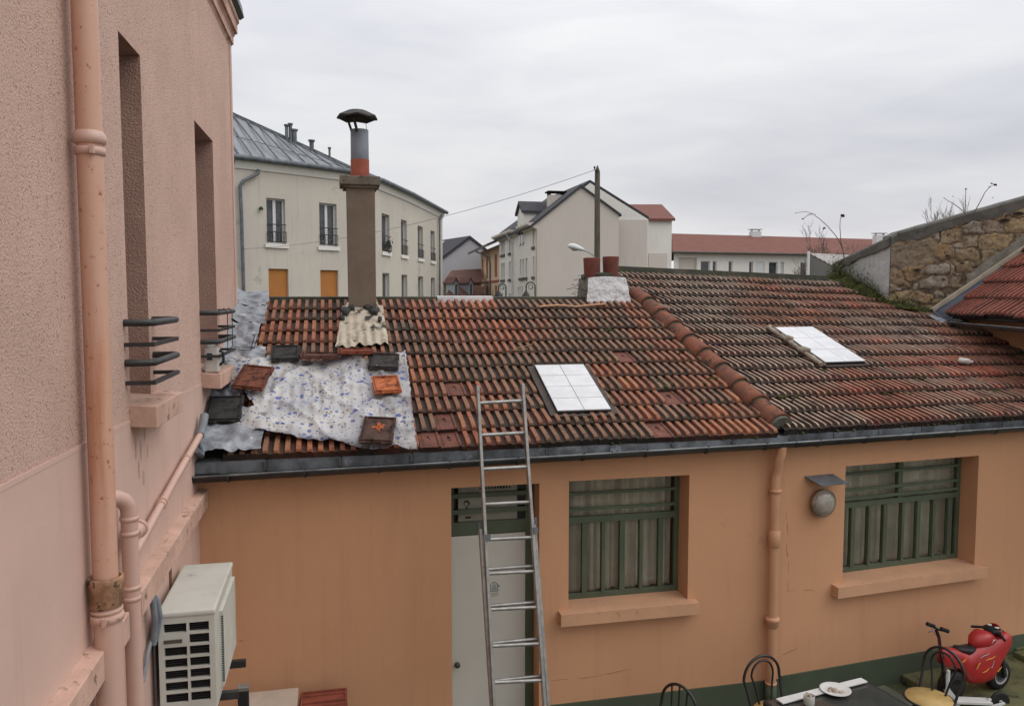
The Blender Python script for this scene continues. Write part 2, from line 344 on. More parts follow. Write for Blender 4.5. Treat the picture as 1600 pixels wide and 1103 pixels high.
# cornice: stepped profile swept along the wall head
mb = MB(); prof = [(0,6.86),(.02,6.90),(.035,6.90),(.035,6.98),(.06,7.02),(.08,7.02),(.08,7.12),(.10,7.14),(.10,7.3),(0,7.3)]
for (a, b) in ((-1, 9.66),):
    mb.prism([(wx(b)+dx, b, z) for dx, z in prof], (wx(a)-wx(b), a-b, 0))
mb.build('cornice', pink_trim, ph)
mb = MB(); mb.prism([(wx(9.7)+.11,9.7,7.19),(wx(9.7)+.15,9.7,7.22),(wx(9.7)+.13,9.7,7.34),(wx(9.7)-.3,9.7,7.42),(wx(9.7)-.3,9.7,7.32)], (wx(-1)-wx(9.7),-10.7,0)); mb.build('roof_edge', zinc_dark, ph)
def pink_window(ya, yb, za, zb, rail_y0, rail_y1, zr, sill_z, sill_out, sy0, sy1, glz=True):
    mb = MB(); d = .22
    x = lambda y: wx(y)-d
    mb.prism([(x(ya),ya,za),(x(yb),yb,za),(x(yb),yb,za+.06),(x(ya),ya,za+.06)], (-.05,0,0))
    mb.prism([(x(ya),ya,zb-.06),(x(yb),yb,zb-.06),(x(yb),yb,zb),(x(ya),ya,zb)], (-.05,0,0))
    for yy in (ya, yb-.05, (ya+yb)/2-.025): mb.box((x(yy)-.05, yy, za+.06), (x(yy), yy+.05, zb-.06))
    wdw = mb.build('window', whitem, ph)
    g = MB(); g.quad((x(ya)-.03,ya,za+.05),(x(yb)-.03,yb,za+.05),(x(yb)-.03,yb,zb-.05),(x(ya)-.03,ya,zb-.05)); g.build('pane', farglass, wdw)
    s = MB(); zt = sill_z
    s.hexa([(wx(sy0)-.2,sy0,zt-.10),(wx(sy0)+sill_out,sy0,zt-.13),(wx(sy1)+sill_out,sy1,zt-.13),(wx(sy1)-.2,sy1,zt-.10),
            (wx(sy0)-.2,sy0,zt+.03),(wx(sy0)+sill_out,sy0,zt),(wx(sy1)+sill_out,sy1,zt),(wx(sy1)-.2,sy1,zt+.03)])
    s.build('sill', pink_trim, wdw, bevel=.006)
    r = MB()
    for k, (z, rr) in enumerate(zip(zr, (.021,.012,.021,.012))):
        o = .15
        pts = [(wx(rail_y0)-.01,rail_y0,z),(wx(rail_y0)+o-.03,rail_y0,z),(wx(rail_y0)+o,rail_y0+.03,z),(wx(rail_y1)+o,rail_y1-.03,z),(wx(rail_y1)+o-.03,rail_y1,z),(wx(rail_y1)-.01,rail_y1,z)]
        if rr > .015: r.tube(pts, rr, 12)
        else:
            for a, b in zip((pts[0],(wx(rail_y0)+o,rail_y0,z),(wx(rail_y1)+o,rail_y1,z)), ((wx(rail_y0)+o+.012,rail_y0,z),(wx(rail_y1)+o,rail_y1,z),pts[5])): r.beam(a, b, .022, .024)
    r.build('railing', railing_m, wdw)
pink_window(5.02, 5.51, 3.42, 5.595, 4.93, 5.60, (3.945,3.82,3.715,3.60), 3.455, .15, 4.98, 5.72)
pink_window(7.31, 8.24, 3.44, 5.578, 7.32, 8.28, (3.95,3.80,3.70,3.575), 3.42, .16, 7.3, 8.3)
# string course (boxed ledge)
for a, b, za, zb in ((2.0, 4.52, 2.35, 2.415), (4.78, 6.98, 2.424, 2.49)):
    mb = MB(); mb.hexa([(wx(a),a,za-.13),(wx(a)+.085,a,za-.145),(wx(b)+.085,b,zb-.145),(wx(b),b,zb-.13),(wx(a),a,za+.012),(wx(a)+.085,a,za),(wx(b)+.085,b,zb),(wx(b),b,zb+.012)])
    mb.build('ledge', pink_trim, ph, bevel=.006)
# cracks and hairlines
def crack(pts, wd, parent, m=crackm, push=(0,0,0)):
    mb = MB()
    for a, b in zip(pts[:-1], pts[1:]):
        a = V(a)+V(push); b = V(b)+V(push); n = 4
        last = a
        for k in range(1, n+1):
            p = a.lerp(b, k/n)+V((0, random.uniform(-1,1), random.uniform(-1,1)))*wd*1.5*(k < n)
            mb.beam(last, p, wd, wd); last = p
    return mb.build('crack', m, parent)
crack([(wx(y),y,z) for y, z in ((2.6,2.83),(3.2,2.88),(3.9,2.95))], .003, ph, m=pink_trim)
crack([(wx(y),y,z) for y, z in ((7.95,3.29),(8.0,3.15),(7.8,3.02))], .004, ph, m=pink_trim)
crack([(wx(y),y,z) for y, z in ((8.0,3.15),(8.15,3.02))], .004, ph, m=pink_trim)

def stain(y, z, ry, rz):
    mb = MB(); n = 18; pts = []
    for k in range(n):
        t_ = 2*math.pi*k/n; q_ = 1+.35*noise.noise(V((math.cos(t_)*1.3+y*9, math.sin(t_)*1.3, z*7))); yy = y+ry*math.cos(t_)*q_
        pts.append((wx(yy)+.0055, yy, z+rz*math.sin(t_)*q_))
    mb.quad(*pts); mb.build('damp_stain', stain_m, ph)
stain_m = mat('damp_stain', (.42,.285,.235), (.50,.34,.28), 25, c3=(.30,.20,.16), s3=30, t3=.58)
for a in ((5.08,3.20,.018,.07),(5.20,3.16,.022,.06),(5.30,3.26,.016,.055),(5.14,3.06,.014,.06),(5.24,2.98,.018,.05),(5.36,3.12,.012,.04)): stain(*a)
# big rusting downpipe
dpipe = thing('drainpipe', 'thick rust-spotted pink drainpipe running down the pink house beside its first window', 'drainpipe', (-1.06, 4.2, 0))
pa = V((wx(4.2)+.085, 4.12, 0))
mb = MB(); mb.tube([pa+V((0,0,z)) for z in (2.72,4.83,8.4)], .057, 28); mb.build('pipe', pipe_pink, dpipe)
mb = MB(); mb.tube([pa+V((.004,0,z)) for z in (0,2.70)], .064, 28); mb.build('lower_pipe', pipe_plain, dpipe)
mb = MB(); mb.lathe([(0.0600,4.80),(0.0704,4.805),(0.0736,4.825),(0.0704,4.845),(0.0592,4.86)], (pa.x,pa.y,0), 28); mb.lathe([(0.0608,4.75),(0.0664,4.752),(0.0664,4.785),(0.0608,4.787)], (pa.x,pa.y,0), 28)
mb.box((pa.x+.02,pa.y-.08,4.75),(pa.x+.036,pa.y-.055,4.79)); mb.build('collar', pipe_plain, dpipe)
mb = MB(); mb.lathe([(0.0680,2.60),(0.0744,2.61),(0.0752,2.70),(0.0800,2.715),(0.0824,2.74),(0.0784,2.75),(0.0688,2.75),(0.0640,2.70)], (pa.x,pa.y,0), 28); mb.build('socket', mat('rusty_socket', (.42,.24,.14), (.22,.12,.07), 12, c3=(.04,.035,.03), s3=14, t3=.54, rough=.7, bump=.4, bs=30), dpipe)
mb = MB(); mb.lathe([(0.0664,2.53),(0.0752,2.533),(0.0752,2.565),(0.0664,2.568)], (pa.x,pa.y,0), 28); mb.lathe([(0.0664,2.575),(0.0720,2.578),(0.0720,2.59),(0.0664,2.592)], (pa.x,pa.y,0), 28); mb.box((pa.x+.0,pa.y-.095,2.53),(pa.x+.015,pa.y-.07,2.57)); mb.build('bracket', pink_trim, dpipe)
# second, plastic pipe with a swan neck
sp = thing('waste_pipe', 'slim pink plastic pipe with a curved top just right of the thick drainpipe', 'pipe', (-1.07, 4.6, 0))
mb = MB(); px, py = wx(4.6)+.078, 4.60
arc = [(px-.13*math.sin(t)+0, py-.0, 2.93+.11*math.sin(t)*0) for t in ()]
pts = [(px,py,0),(px,py,2.94)]+[(px-.09+.09*math.cos(t), py-.10*(1-math.cos(t)), 2.94+.10*math.sin(t)) for t in [R_(a) for a in (20,40,60,80,100,125)]]
mb.tube(pts, .043, 20); mb.build('pipe', pipe_plain, sp)
mb = MB()
for z in (2.90, 2.82, 2.52, 2.46): mb = MB(); mb.lathe([(.043,z-.012),(.048,z-.01),(.048,z+.01),(.043,z+.012)], (px,py,0), 20); mb.build('collar', pipe_plain, sp)
mb = MB(); mb.tube([(px+.01,py+.03,2.80),(px+.01,py+.13,2.80)], .042, 18); mb.tube([(px+.01,py+.13,2.80),(px+.01,py+.16,2.80)], .052, 18); mb.build('branch', pipe_plain, sp)
# sloping thin pipe going up to the roof corner
cp = thing('condensate_pipe', 'thin sloping pink pipe climbing along the pink house to the roof corner', 'pipe', (-1.05, 6, 2.8))
mb = MB(); mb.tube([(wx(4.75)+.05,4.75,2.64),(wx(5.9)+.05,5.9,2.82),(wx(6.85)+.055,6.85,2.965),(wx(6.95)+.06,6.95,3.02)], .026, 14); mb.build('pipe', pipe_plain, cp)
mb = MB(); mb.tube([(wx(6.85)+.055,6.85,2.965),(wx(6.95)+.06,6.95,3.02),(wx(7.05)+.06,7.05,3.10)], .035, 14)
mb.build('elbow', greyduct, cp)
mb = MB()
for yy, z in ((5.45,2.75),(5.5,2.758),(6.3,2.88)): mb.tube([(wx(yy)+.05,yy,z),(wx(yy)+.05,yy+.02,z+.003)], .033, 12)
mb.build('clip', pink_trim, cp)
bp = MB(); bp.tube([(wx(6.75)+.05,6.75,2.86),(wx(6.82)+.07,6.82,2.80),(wx(6.86)+.07,6.87,2.84),(wx(6.8)+.05,6.8,2.93)], .022, 10); tag(bp.build('looped_hose', greyduct), 'grey looped hose end hanging under the thin sloping pipe by the gutter', 'hose')

# air conditioner
YA, YB = 5.233, 6.15; XA, XB = wx(5.2)+.06, -.765; ZA, ZB = 1.46, 2.122
ac = thing('air_conditioner', 'dusty white outdoor air conditioner hung on the pink house wall', 'air conditioner', ((XA+XB)/2, (YA+YB)/2, ZA))
mb = MB()
# near face with slots (two columns)
sw = []; W = XB-XA; zc = ZB-.075; hgt = .060; gap = .0155
rows = []
z = zc
while z-hgt > ZA+.03: rows.append((z-hgt, z)); z -= hgt+gap
slots = []
for i, (a, b) in enumerate(rows):
    if i == 1: slots.append((W*.545, W*.90, a, b)); continue
    slots += [(W*.10, W*.50, a, b), (W*.545, W*.90, a, b)]
wall_holes(mb, (XA, YA), (XB, YA), ZA, ZB-.03, slots, .03)
mb.quad((XB,YA,ZA),(XB,YB,ZA),(XB,YB,ZB-.03),(XB,YA,ZB-.03)); mb.quad((XA,YB,ZA),(XA,YA,ZA),(XA,YA,ZB-.03),(XA,YB,ZB-.03)); mb.quad((XB,YB,ZA),(XA,YB,ZA),(XA,YB,ZB-.03),(XB,YB,ZB-.03))
mb.quad((XA,YA,ZA),(XA,YB,ZA),(XB,YB,ZA),(XB,YA,ZA)); mb.build('casing', ac_white, ac)
mb = MB(); mb.box((XA-.006,YA-.008,ZB-.035),(XB+.008,YB+.006,ZB+.002)); mb.build('lid', ac_white, ac, bevel=.012)
mb = MB(); mb.box((XA+.01,YA+.03,ZA+.01),(XB-.01,YA+.05,ZB-.05)); co = mb.build('coil', darkin, ac)
mb = MB()
for i in range(40): zz = ZA+.03+i*.0145; mb.box((XA+.03,YA+.018,zz),(XB-.04,YA+.028,zz+.003))
mb.build('fins', mat('coil_fins', (.06,.06,.06), rough=.5, metal=.5), co)
mb = MB(); mb.box((XA+W*.1,YA-.006,rows[1][0]+.012),(XA+W*.42,YA-.001,rows[1][0]+.034)); mb.build('handle_slot', mat('dark_plastic_slot', (.09,.08,.06)), ac)
mb = MB(); xg = XB+.022
wy0, wy1, wz0, wz1 = YA+.22, YB-.03, ZA+.05, ZB-.10
mb.box((XB-.002,wy0,wz0),(xg,wy0+.03,wz1)); mb.box((XB-.002,wy1-.03,wz0),(xg,wy1,wz1)); mb.box((XB-.002,wy0+.03,wz1-.02),(xg,wy1-.03,wz1)); mb.box((XB-.002,wy0+.03,wz0),(xg,wy1-.03,wz0+.02))
n = 44
for i in range(n):
    zz = wz0+.02+(wz1-wz0-.04)*(i+.5)/n; mb.box((XB+.004,wy0+.03,zz-.0028),(xg-.002,wy1-.03,zz+.0028))
for k in range(1,4): yy = wy0+(wy1-wy0)*k/4; mb.box((XB+.002,yy-.004,wz0+.02),(xg-.004,yy+.004,wz1-.02))
gr = mb.build('fan_grille', ac_white, ac)
mb = MB()
for i in range(38): zz = wz0+.03+(wz1-wz0-.06)*(i+.5)/38; mb.box((xg-.012,wy0-.0015,zz-.0035),(xg+.0012,wy0+.012,zz+.0035))
mb.build('grille_teeth', darkin, gr)
mb = MB(); mb.box((XB-.001,wy0+.03,wz0+.02),(XB+.003,wy1-.03,wz1-.02)); mb.build('fan_recess', mat('fan_recess', (.03,.03,.028), rough=.9), gr)
for yy in (YA+.25, YB-.2):
    mb = MB(); mb.beam((wx(yy)+.0,yy,ZA-.03),(-.66,yy,ZA-.03),.04,.05); mb.beam((wx(yy)+.02,yy,ZA-.05),(wx(yy)+.02,yy,ZA-.5),.04,.04,up=(1,0,0)); mb.build('support_bracket', zinc_dark, ac)
mb = MB(); p = V((-.645, 5.62, 1.42)); mb.box((p.x-.035,p.y-.03,p.z-.45),(p.x+.035,p.y+.03,p.z-.03)); mb.build('bracket_end', blackplast, ac, bevel=.006)
mb = MB(); mb.box((p.x-.037,p.y-.032,p.z-.03),(p.x+.037,p.y+.032,p.z)); mb.build('bracket_cap', alum, ac, bevel=.004)
mb = MB()
for dx in (0, .05): mb.tube([(wx(5.1)-.0,5.10+dx,2.31-dx*.3),(wx(5.1)+.035,5.11+dx,2.30-dx*.3),(wx(5.1)+.06+dx*.3,5.13+dx,2.24-dx*.3),(wx(5.1)+.065+dx*.3,5.15+dx,2.12),(wx(5.1)+.045,5.18+dx,1.95)], .019, 12)
tag(mb.build('refrigerant_hose', greyduct), 'pair of bent grey insulated hoses behind the air conditioner', 'hose')
mb = MB(); mb.tube([(wx(5.0)+.02,5.0,1.80),(wx(5.05)+.03,5.1,1.93),(wx(5.3)+.03,5.25,2.02)], .012, 8); mb.tube([(wx(5.3)+.02,5.3,1.95),(wx(5.3)+.02,5.3,1.2)], .008, 8)
tag(mb.build('cable', greyduct), 'thin grey cable fixed low on the pink wall beside the air conditioner', 'cable')
mb = MB(); mb.tube([(wx(5.85)+.01,5.85,2.35),(wx(5.85)+.01,5.85,1.6)], .012, 8); tag(mb.build('thin_conduit', mat('brown_conduit', (.2,.1,.06))), 'thin brown upright conduit on the wall behind the air conditioner', 'conduit')

# jug and wire rack at the second window
jz = 3.43
jug = thing('plastic_jug', 'white plastic jug with a dark label on the far window sill', 'jug', (-1.03, 7.42, jz))
mb = MB(); c = V((wx(7.43)+.085, 7.43, jz))
mb.box((c.x-.07,c.y-.07,c.z),(c.x+.05,c.y+.07,c.z+.21)); mb.lathe([(.06,.2),(.05,.23),(.025,.24),(.025,.27)], (c.x-.01,c.y,c.z), 14); mb.build('body', mat('milky_plastic', (.58,.56,.5), (.5,.48,.44), 8, rough=.4), jug, bevel=.015)
mb = MB(); mb.box((c.x-.045,c.y-.075,c.z+.11),(c.x-.0,c.y-.0705,c.z+.17)); mb.build('label_patch', mat('label_blue', (.03,.04,.07)), jug)
mb = MB(); mb.tube([(c.x+.05,c.y-.02,c.z+.19),(c.x+.085,c.y-.02,c.z+.17),(c.x+.085,c.y-.02,c.z+.09),(c.x+.05,c.y-.02,c.z+.06)], .012, 8); mb.build('handle', blackplast, jug)
rack = MB()
for yy in (7.65, 7.95):
    x0 = wx(yy)+.15; rack.tube([(x0-.03,yy,3.95),(x0-.0,yy,3.985),(x0+.03,yy,3.95),(x0+.025,yy,3.62),(x0+.22,yy+.02,3.60),(x0+.26,yy+.02,3.74)], .0045, 6)
x0 = wx(7.8)+.15
rack.tube([(x0+.25,7.65,3.74),(x0+.25,7.95,3.74)], .0045, 6); rack.tube([(x0+.03,7.65,3.62),(x0+.03,7.95,3.62)], .0045, 6); rack.tube([(x0+.21,7.65,3.60),(x0+.21,7.95,3.60)], .0045, 6)
tag(rack.build('wire_rack', black), 'thin black wire rack hooked over the far window railing', 'rack')

# ================================================================== OUTBUILDING
ob = thing('outbuilding', 'low apricot outbuilding with green windows and an old red tiled roof', 'building', (2.5, 8.5, 0))
J = V((4.325, 7.0, 0)); D2 = V((.99543764, .09541435, 0)); U2 = V((-D2.y, D2.x, 0)); N2 = V((D2.y, -D2.x, 0))
XW0 = -1.3
RD = .24
def w2(s): return J+D2*s
mb = MB()
holes1 = [(1.007-XW0, 1.823-XW0, -.0, 2.385), (2.105-XW0, 3.305-XW0, 1.09, 2.39)]
wall_holes(mb, (XW0, 7.0), (J.x, 7.0), 0, 2.70, holes1, RD)
holes2 = [(.722, 2.474, 1.09, 2.378)]
e2 = w2(6.0)
wall_holes(mb, J, e2, 0, 2.70, holes2, RD)
# back and inside shell (dark rooms behind the glass)
mb.build('wall', orange, ob)
mb = MB(); mb.quad((-1.2,10.0,0),(4.3,10.0,0),(4.3,10.0,2.6),(-1.2,10.0,2.6)); mb.quad((-1.2,10.0,0),(-1.2,10.0,2.6),(-1.2,7.3,2.6),(-1.2,7.3,0)); mb.quad((-1.2,7.25,2.62),(4.3,7.25,2.62),(4.3,10,2.62),(-1.2,10,2.62))
b0 = w2(0)+U2*.3; b1 = w2(6)+U2*.3; c1_ = b1+U2*3; c0_ = b0+U2*3
mb.quad(b0+V((0,0,2.61)), b1+V((0,0,2.61)), c1_+V((0,0,2.61)), c0_+V((0,0,2.61))); mb.quad(c0_, c1_, c1_+V((0,0,2.6)), c0_+V((0,0,2.6)))
mb.quad((-1.2,7.25,.01),(4.3,7.25,.01),(4.3,10,.01),(-1.2,10,.01)); mb.quad(b0+V((0,0,.015)), b1+V((0,0,.015)), c1_+V((0,0,.015)), c0_+V((0,0,.015)))
mb.build('room', mat('room_plaster', (.12,.11,.1), rough=.9), ob)
# green painted plinth band
mb = MB()
for a, b in ((XW0, 1.007), (1.823, J.x-.0)): mb.box((a,6.982,.0),(b,6.997,.275))
mb.prism([w2(.0)+N2*.002, w2(6)+N2*.002, w2(6)+N2*.002+V((0,0,.30)), w2(.0)+N2*.002+V((0,0,.30))], N2*.016)
mb.build('plinth', green_band, ob)
# sills
def sill(a, b, P, d, n, ja, jb):
    mb = MB(); q = lambda s, o, zz: P+d*s+n*o+V((0,0,zz))
    mb.hexa([q(a,.001,1.058),q(b,.001,1.058),q(b,.10,1.056),q(a,.10,1.056), q(a,.001,1.174),q(b,.001,1.174),q(b,.10,1.168),q(a,.10,1.168)])
    mb.hexa([q(ja+.002,-.235,1.08),q(jb-.002,-.235,1.08),q(jb-.002,-.0,1.08),q(ja+.002,-.0,1.08), q(ja+.002,-.235,1.182),q(jb-.002,-.235,1.182),q(jb-.002,-.0,1.1745),q(ja+.002,-.0,1.1745)])
    return mb
O1 = V((0, 7.0, 0)); DX = V((1, 0, 0)); NY = V((0, -1, 0))

def green_window(P, d, n, s0, s1, z0, z1, zsplit, vbars, hbars, split=None):
    """barred casement window with curtains set back in the reveal"""
    inn = -n; q = lambda s, o, z: P+d*s+inn*o+V((0,0,z))
    def bar(mb, a, b, c, e_, o0, o1): mb.hexa([q(a,o0,c),q(b,o0,c),q(b,o1,c),q(a,o1,c),q(a,o0,e_),q(b,o0,e_),q(b,o1,e_),q(a,o1,e_)])
    F0, F1 = RD-.02, RD+.03
    mb = MB()
    for a, b, c, e_ in ((s0,s1,z0,z0+.055),(s0,s1,z1-.05,z1),(s0,s0+.05,z0+.055,z1-.05),(s1-.05,s1,z0+.055,z1-.05),(s0+.05,s1-.05,zsplit-.03,zsplit+.03)): bar(mb, a, b, c, e_, F0, F1)
    fr = mb.build('window', green, ob, bevel=.003)
    for i, s in enumerate(vbars):
        m2 = MB(); wd = .032 if i % 2 else .05
        bar(m2, s-wd/2, s+wd/2, z0+.055, zsplit-.03, F0-.012 if i % 2 else F0-.006, F1-.01); m2.build('glazing_bar', green, fr)
    for z in hbars:
        m2 = MB(); bar(m2, s0+.05, s1-.05, z-.015, z+.015, F0-.03, F0-.006); m2.build('security_bar', green, fr)
    if split:
        m2 = MB(); bar(m2, split-.03, split+.03, zsplit+.03, z1-.05, F0-.004, F1-.005); m2.build('mullion', green, fr)
    g = MB(); g.quad(q(s0+.02,F0+.025,z0+.02),q(s1-.02,F0+.025,z0+.02),q(s1-.02,F0+.025,z1-.02),q(s0+.02,F0+.025,z1-.02)); g.build('pane', glass, fr)
    cu = MB(); cu.smooth = True; nn = 160; L = s1-s0-.06; g0 = [0.0]*3
    ph_ = 0; rowsz = (z0+.02, (z0+z1)/2, z1-.02); vs = []
    for i in range(nn+1):
        s = s0+.03+L*i/nn; ph_ += .25+.35*noise.noise(V((s*5, 3.1, z0)))
        for k, z in enumerate(rowsz):
            o = RD+.12+.034*math.sin(ph_+.1*k)+.022*math.sin(ph_*.37+1)
            vs.append(q(s, o, z))
    fs = [(i*3+k, (i+1)*3+k, (i+1)*3+k+1, i*3+k+1) for i in range(nn) for k in range(2)]
    cu.add(vs, fs); cu.build('curtain', curtain, fr)
    return fr
xs = [pl(p, 870, (0,7.22,0), (0,1,0)).x for p in (913,942,972,1001,1032)]
f1 = green_window(O1, DX, NY, 2.105, 3.305, 1.18, 2.39, pl(980,808,(0,7.22,0),(0,1,0)).z, xs, [pl(980,y,(0,7.22,0),(0,1,0)).z for y in (790,766)])
sill(2.007, 3.384, O1, DX, NY, 2.105, 3.305).build('sill', sillm, f1)
P2p = J+U2*.22
xs = [(pl(p, 840, P2p, U2)-P2p).dot(D2) for p in (1332,1357,1382,1409,1434,1457,1482)]
f2 = green_window(J, D2, N2, .722, 2.474, 1.18, 2.378, pl(1410,781,P2p,U2).z, xs, [pl(1410,y,P2p,U2).z for y in (770,757,733)], split=(pl(1407,750,P2p,U2)-P2p).dot(D2))
sill(.59, 2.495+.05, J, D2, N2, .722, 2.474).build('sill', sillm, f2)
# door with transom
yd = 7.0+RD-.03
mb = MB(); mb.box((1.03,yd,.02),(1.74,yd+.05,1.875)); dr = mb.build('door', door_white, ob, bevel=.004)
mb = MB()
for a, b, c, e_ in ((1.007,1.03,.0,1.885),(1.74,1.823,.0,1.885)): mb.box((a,yd-.0,c),(b,yd+.06,e_))
mb.build('frame', green, dr)
h = pl(714, 1037, (0,yd-.02,0), (0,1,0))
mb = MB(); mb.lathe([(.012,0),(.012,.03),(.026,.035),(.028,.05),(.02,.065),(.0,.067)], (h.x,yd,h.z), 14, axis=(0,-1,0)); mb.build('knob', zinc_dark, dr)
# sticker: line drawing of a house with two text lines
sc = pl(772, 918, (0,yd,0), (0,1,0)); st = MB(); sx, sz = sc.x, sc.z; yy = yd-.003
def ln(a, b, t=.005): st.beam((sx+a[0],yy,sz+a[1]), (sx+b[0],yy,sz+b[1]), .004, t, up=(0,1,0)) if False else st.beam((sx+a[0],yy,sz+a[1]), (sx+b[0],yy,sz+b[1]), t, .003, up=(0,-1,0))
for a, b in (((-.035,-.03),(-.035,.02)),((.035,-.03),(.035,.02)),((-.04,-.03),(.04,-.03)),((-.055,.015),(0,.06)),((0,.06),(.055,.015)),((-.055,.015),(-.03,.015)),((.055,.015),(.03,.015)),((-.025,-.015),(.025,-.015)),((-.025,0),(.025,0)),((-.018,.014),(.018,.014)),((-.012,.028),(.012,.028))): ln(a, b)
for k in range(7): ln((-.045+k*.013,-.055),(-.037+k*.013,-.055), .006)
for k in range(6): ln((-.04+k*.013,-.075),(-.032+k*.013,-.075), .004)
st.build('sticker', inkgrey, dr)
# transom light: green frame, three flat bars, papers taped behind the glass
T0, T1 = 1.885, 2.385
mb = MB()
for a, b, c, e_ in ((1.007,1.823,T0,T0+.12),(1.007,1.823,T1-.03,T1),(1.007,1.06,T0+.12,T1-.03),(1.74,1.823,T0+.12,T1-.03)): mb.box((a,yd-.004,c),(b,yd+.05,e_))
tr = mb.build('transom', green, ob)
for y in (772, 797):
    zc_ = pl(760, y, (0,yd-.02,0), (0,1,0)).z+.0; mb = MB(); mb.box((1.02,yd-.03,zc_-.022),(1.8,yd-.006,zc_+.018)); mb.build('security_bar', green, tr)
mb = MB(); mb.quad((1.05,yd+.015,T0+.1),(1.75,yd+.015,T0+.1),(1.75,yd+.015,T1-.02),(1.05,yd+.015,T1-.02)); mb.build('pane', glass, tr)
pa0 = pl(716, 822, (0,yd+.03,0), (0,1,0)); pa1 = pl(808, 766, (0,yd+.03,0), (0,1,0))
mb = MB(); mb.box((pa0.x,yd+.03,pa0.z),(pa1.x,yd+.033,T1-.03)); mb.build('notice', paper, tr)
mb = MB(); yy = yd+.0285; ax = pa0.x
for k in range(11): mb.box((ax+.20+k*.028,yy-.001,T1-.085),(ax+.218+k*.028,yy,T1-.065))
cz = pl(728,795,(0,yd,0),(0,1,0)).z
mb.lathe([(0,0),(.03,.001),(.03,.002)], (ax+.08,yy,cz+.045), 14, axis=(0,-1,0)); mb.box((ax+.055,yy-.001,cz-.035),(ax+.105,yy,cz-.015)); mb.box((ax+.074,yy-.001,cz-.015),(ax+.086,yy,cz+.02)); mb.box((ax+.065,yy-.001,cz-.10),(ax+.12,yy,cz-.08))
mb.build('notice_print', ink, tr)
mb = MB(); mb.box((ax+.06,yy-.003,cz+.02),(ax+.092,yy-.0015,cz+.055)); mb.build('notice_drawing', paper, tr)

# ---------------------------------------------------------------- roofs
S1 = math.tan(R_(22.2)); S2 = math.tan(R_(21))
E1 = V((0, 6.89, 2.735)); G1 = V((0, 1, S1)).normalized(); NR1 = V((0, -S1, 1)).normalized()
H0 = V((4.25, 6.93, 2.749)); G2 = (U2+V((0,0,S2))).normalized(); NR2 = (V((0,0,1))-U2*S2).normalized()
C_or = [(.30,.085,.038),(.26,.068,.032),(.33,.115,.05)]; C_br = [(.20,.068,.038),(.165,.055,.034),(.17,.075,.044)]; C_dk = [(.085,.05,.034),(.065,.046,.034),(.10,.06,.038),(.105,.076,.055)]
def tile_field(mb, O, e, g_, n, left, right, bottom, vtop, nrow, tw, skip, colour, hooks=(), rowline=None, prng=1, ca=.40, RH=.032, th=.050):
    rnd = random.Random(prng); prof = []
    half = tw/2
    for k in range(2):
        b = k*half
        prof += [(b+.0*half,0),(b+ca*half,0),(b+(ca+.06)*half,RH*.96),(b+.88*half,RH),(b+.95*half,.0)]
    prof.append((tw, 0))
    hk = {}
    for r in range(nrow):
        for hv in hooks:
            pass
    for r in range(nrow):
        for c in range(int(left/tw)-60, int(right/tw)+90):
            s = c*tw
            f0 = rowline(s+tw/2, r) if rowline else (r*vtop/nrow, (r+1)*vtop/nrow)
            v0, v1 = f0
            vm_ = (v0+v1)/2
            if not bottom(s+tw/2, vm_): continue
            if skip(s+tw/2, v0, v1): continue
            wv = .022*noise.noise(V((s*.9, r*3.7, prng))); jit = rnd.uniform(-.006,.008)+wv-(rnd.random() < .02)*.03; lift = rnd.uniform(-.004,.006); rot = rnd.uniform(-.012,.012)
            cc = colour(s+tw/2, vm_, rnd)
            flat = any(abs(s+tw/2-a) < tw/2 and v0 <= b < v1 for a, b in hooks)
            sag = .012*noise.noise(V((s*.6, vm_*.7, prng*3)))
            P = lambda a, v, h: O+e*(s+a)+g_*v+n*(h+sag)
            ov = .07
            stations = [(v1+ov, .004), (v0+.05, th+.0), (v0+jit+.012, th+.001), (v0+jit, th-.002)]
            p2 = [(0,0),(.1*tw,0),(.18*tw,.006),(.85*tw,.006),(.9*tw,.018),(tw,.018)] if flat else prof
            vs = []; al = []
            for si, (v, base) in enumerate(stations):
                for a, h in p2:
                    hh = h*(1 if si < 2 else (.8 if si == 2 else .45))
                    if not flat and si == 3: hh = h*.35
                    vs.append(P(min(a, tw-.001), v+rot*(a/tw), base+hh+lift))
            for a, h in p2: vs.append(P(min(a, tw-.001), v0+jit+.004, -.006))
            m = len(p2)
            for si in range(len(stations)):
                for i in range(m-1):
                    hmid = (p2[i][1]+p2[i+1][1])/2
                    a_ = 1.0 if hmid > .026 else (.6 if hmid > .004 else .0)
                    if flat: a_ = .5; 
                    if si == len(stations)-1: k_ = .42; a_ = .45
                    elif si == 2: k_ = .85; a_ = min(a_, .7)
                    else: k_ = 1
                    cf = (.17,.062,.042) if flat else cc
                    # moss and under-lip shadow painted into the front lips: a darker, greyer clay
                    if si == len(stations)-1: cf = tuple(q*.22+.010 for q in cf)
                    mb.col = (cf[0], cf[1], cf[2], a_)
                    j = si*m+i
                    mb.add([vs[j], vs[j+m], vs[j+m+1], vs[j+1]], [(0,1,2,3)])
            if flat:   # little hook lug
                mb.col = (.10,.04,.03,.5)
                k0 = P(tw*.48, vm_+.04, .05); 
                for a, b_ in (((.44,.05),(.55,.02)),((.55,.02),(.52,-.025))):
                    mb.beam(P(tw*a[0], vm_+a[1], .045), P(tw*b_[0], vm_+b_[1], .045), .012, .012, up=n)
cluster = lambda s, v, q, sc: noise.noise(V((s*sc, v*sc*1.6, q)))
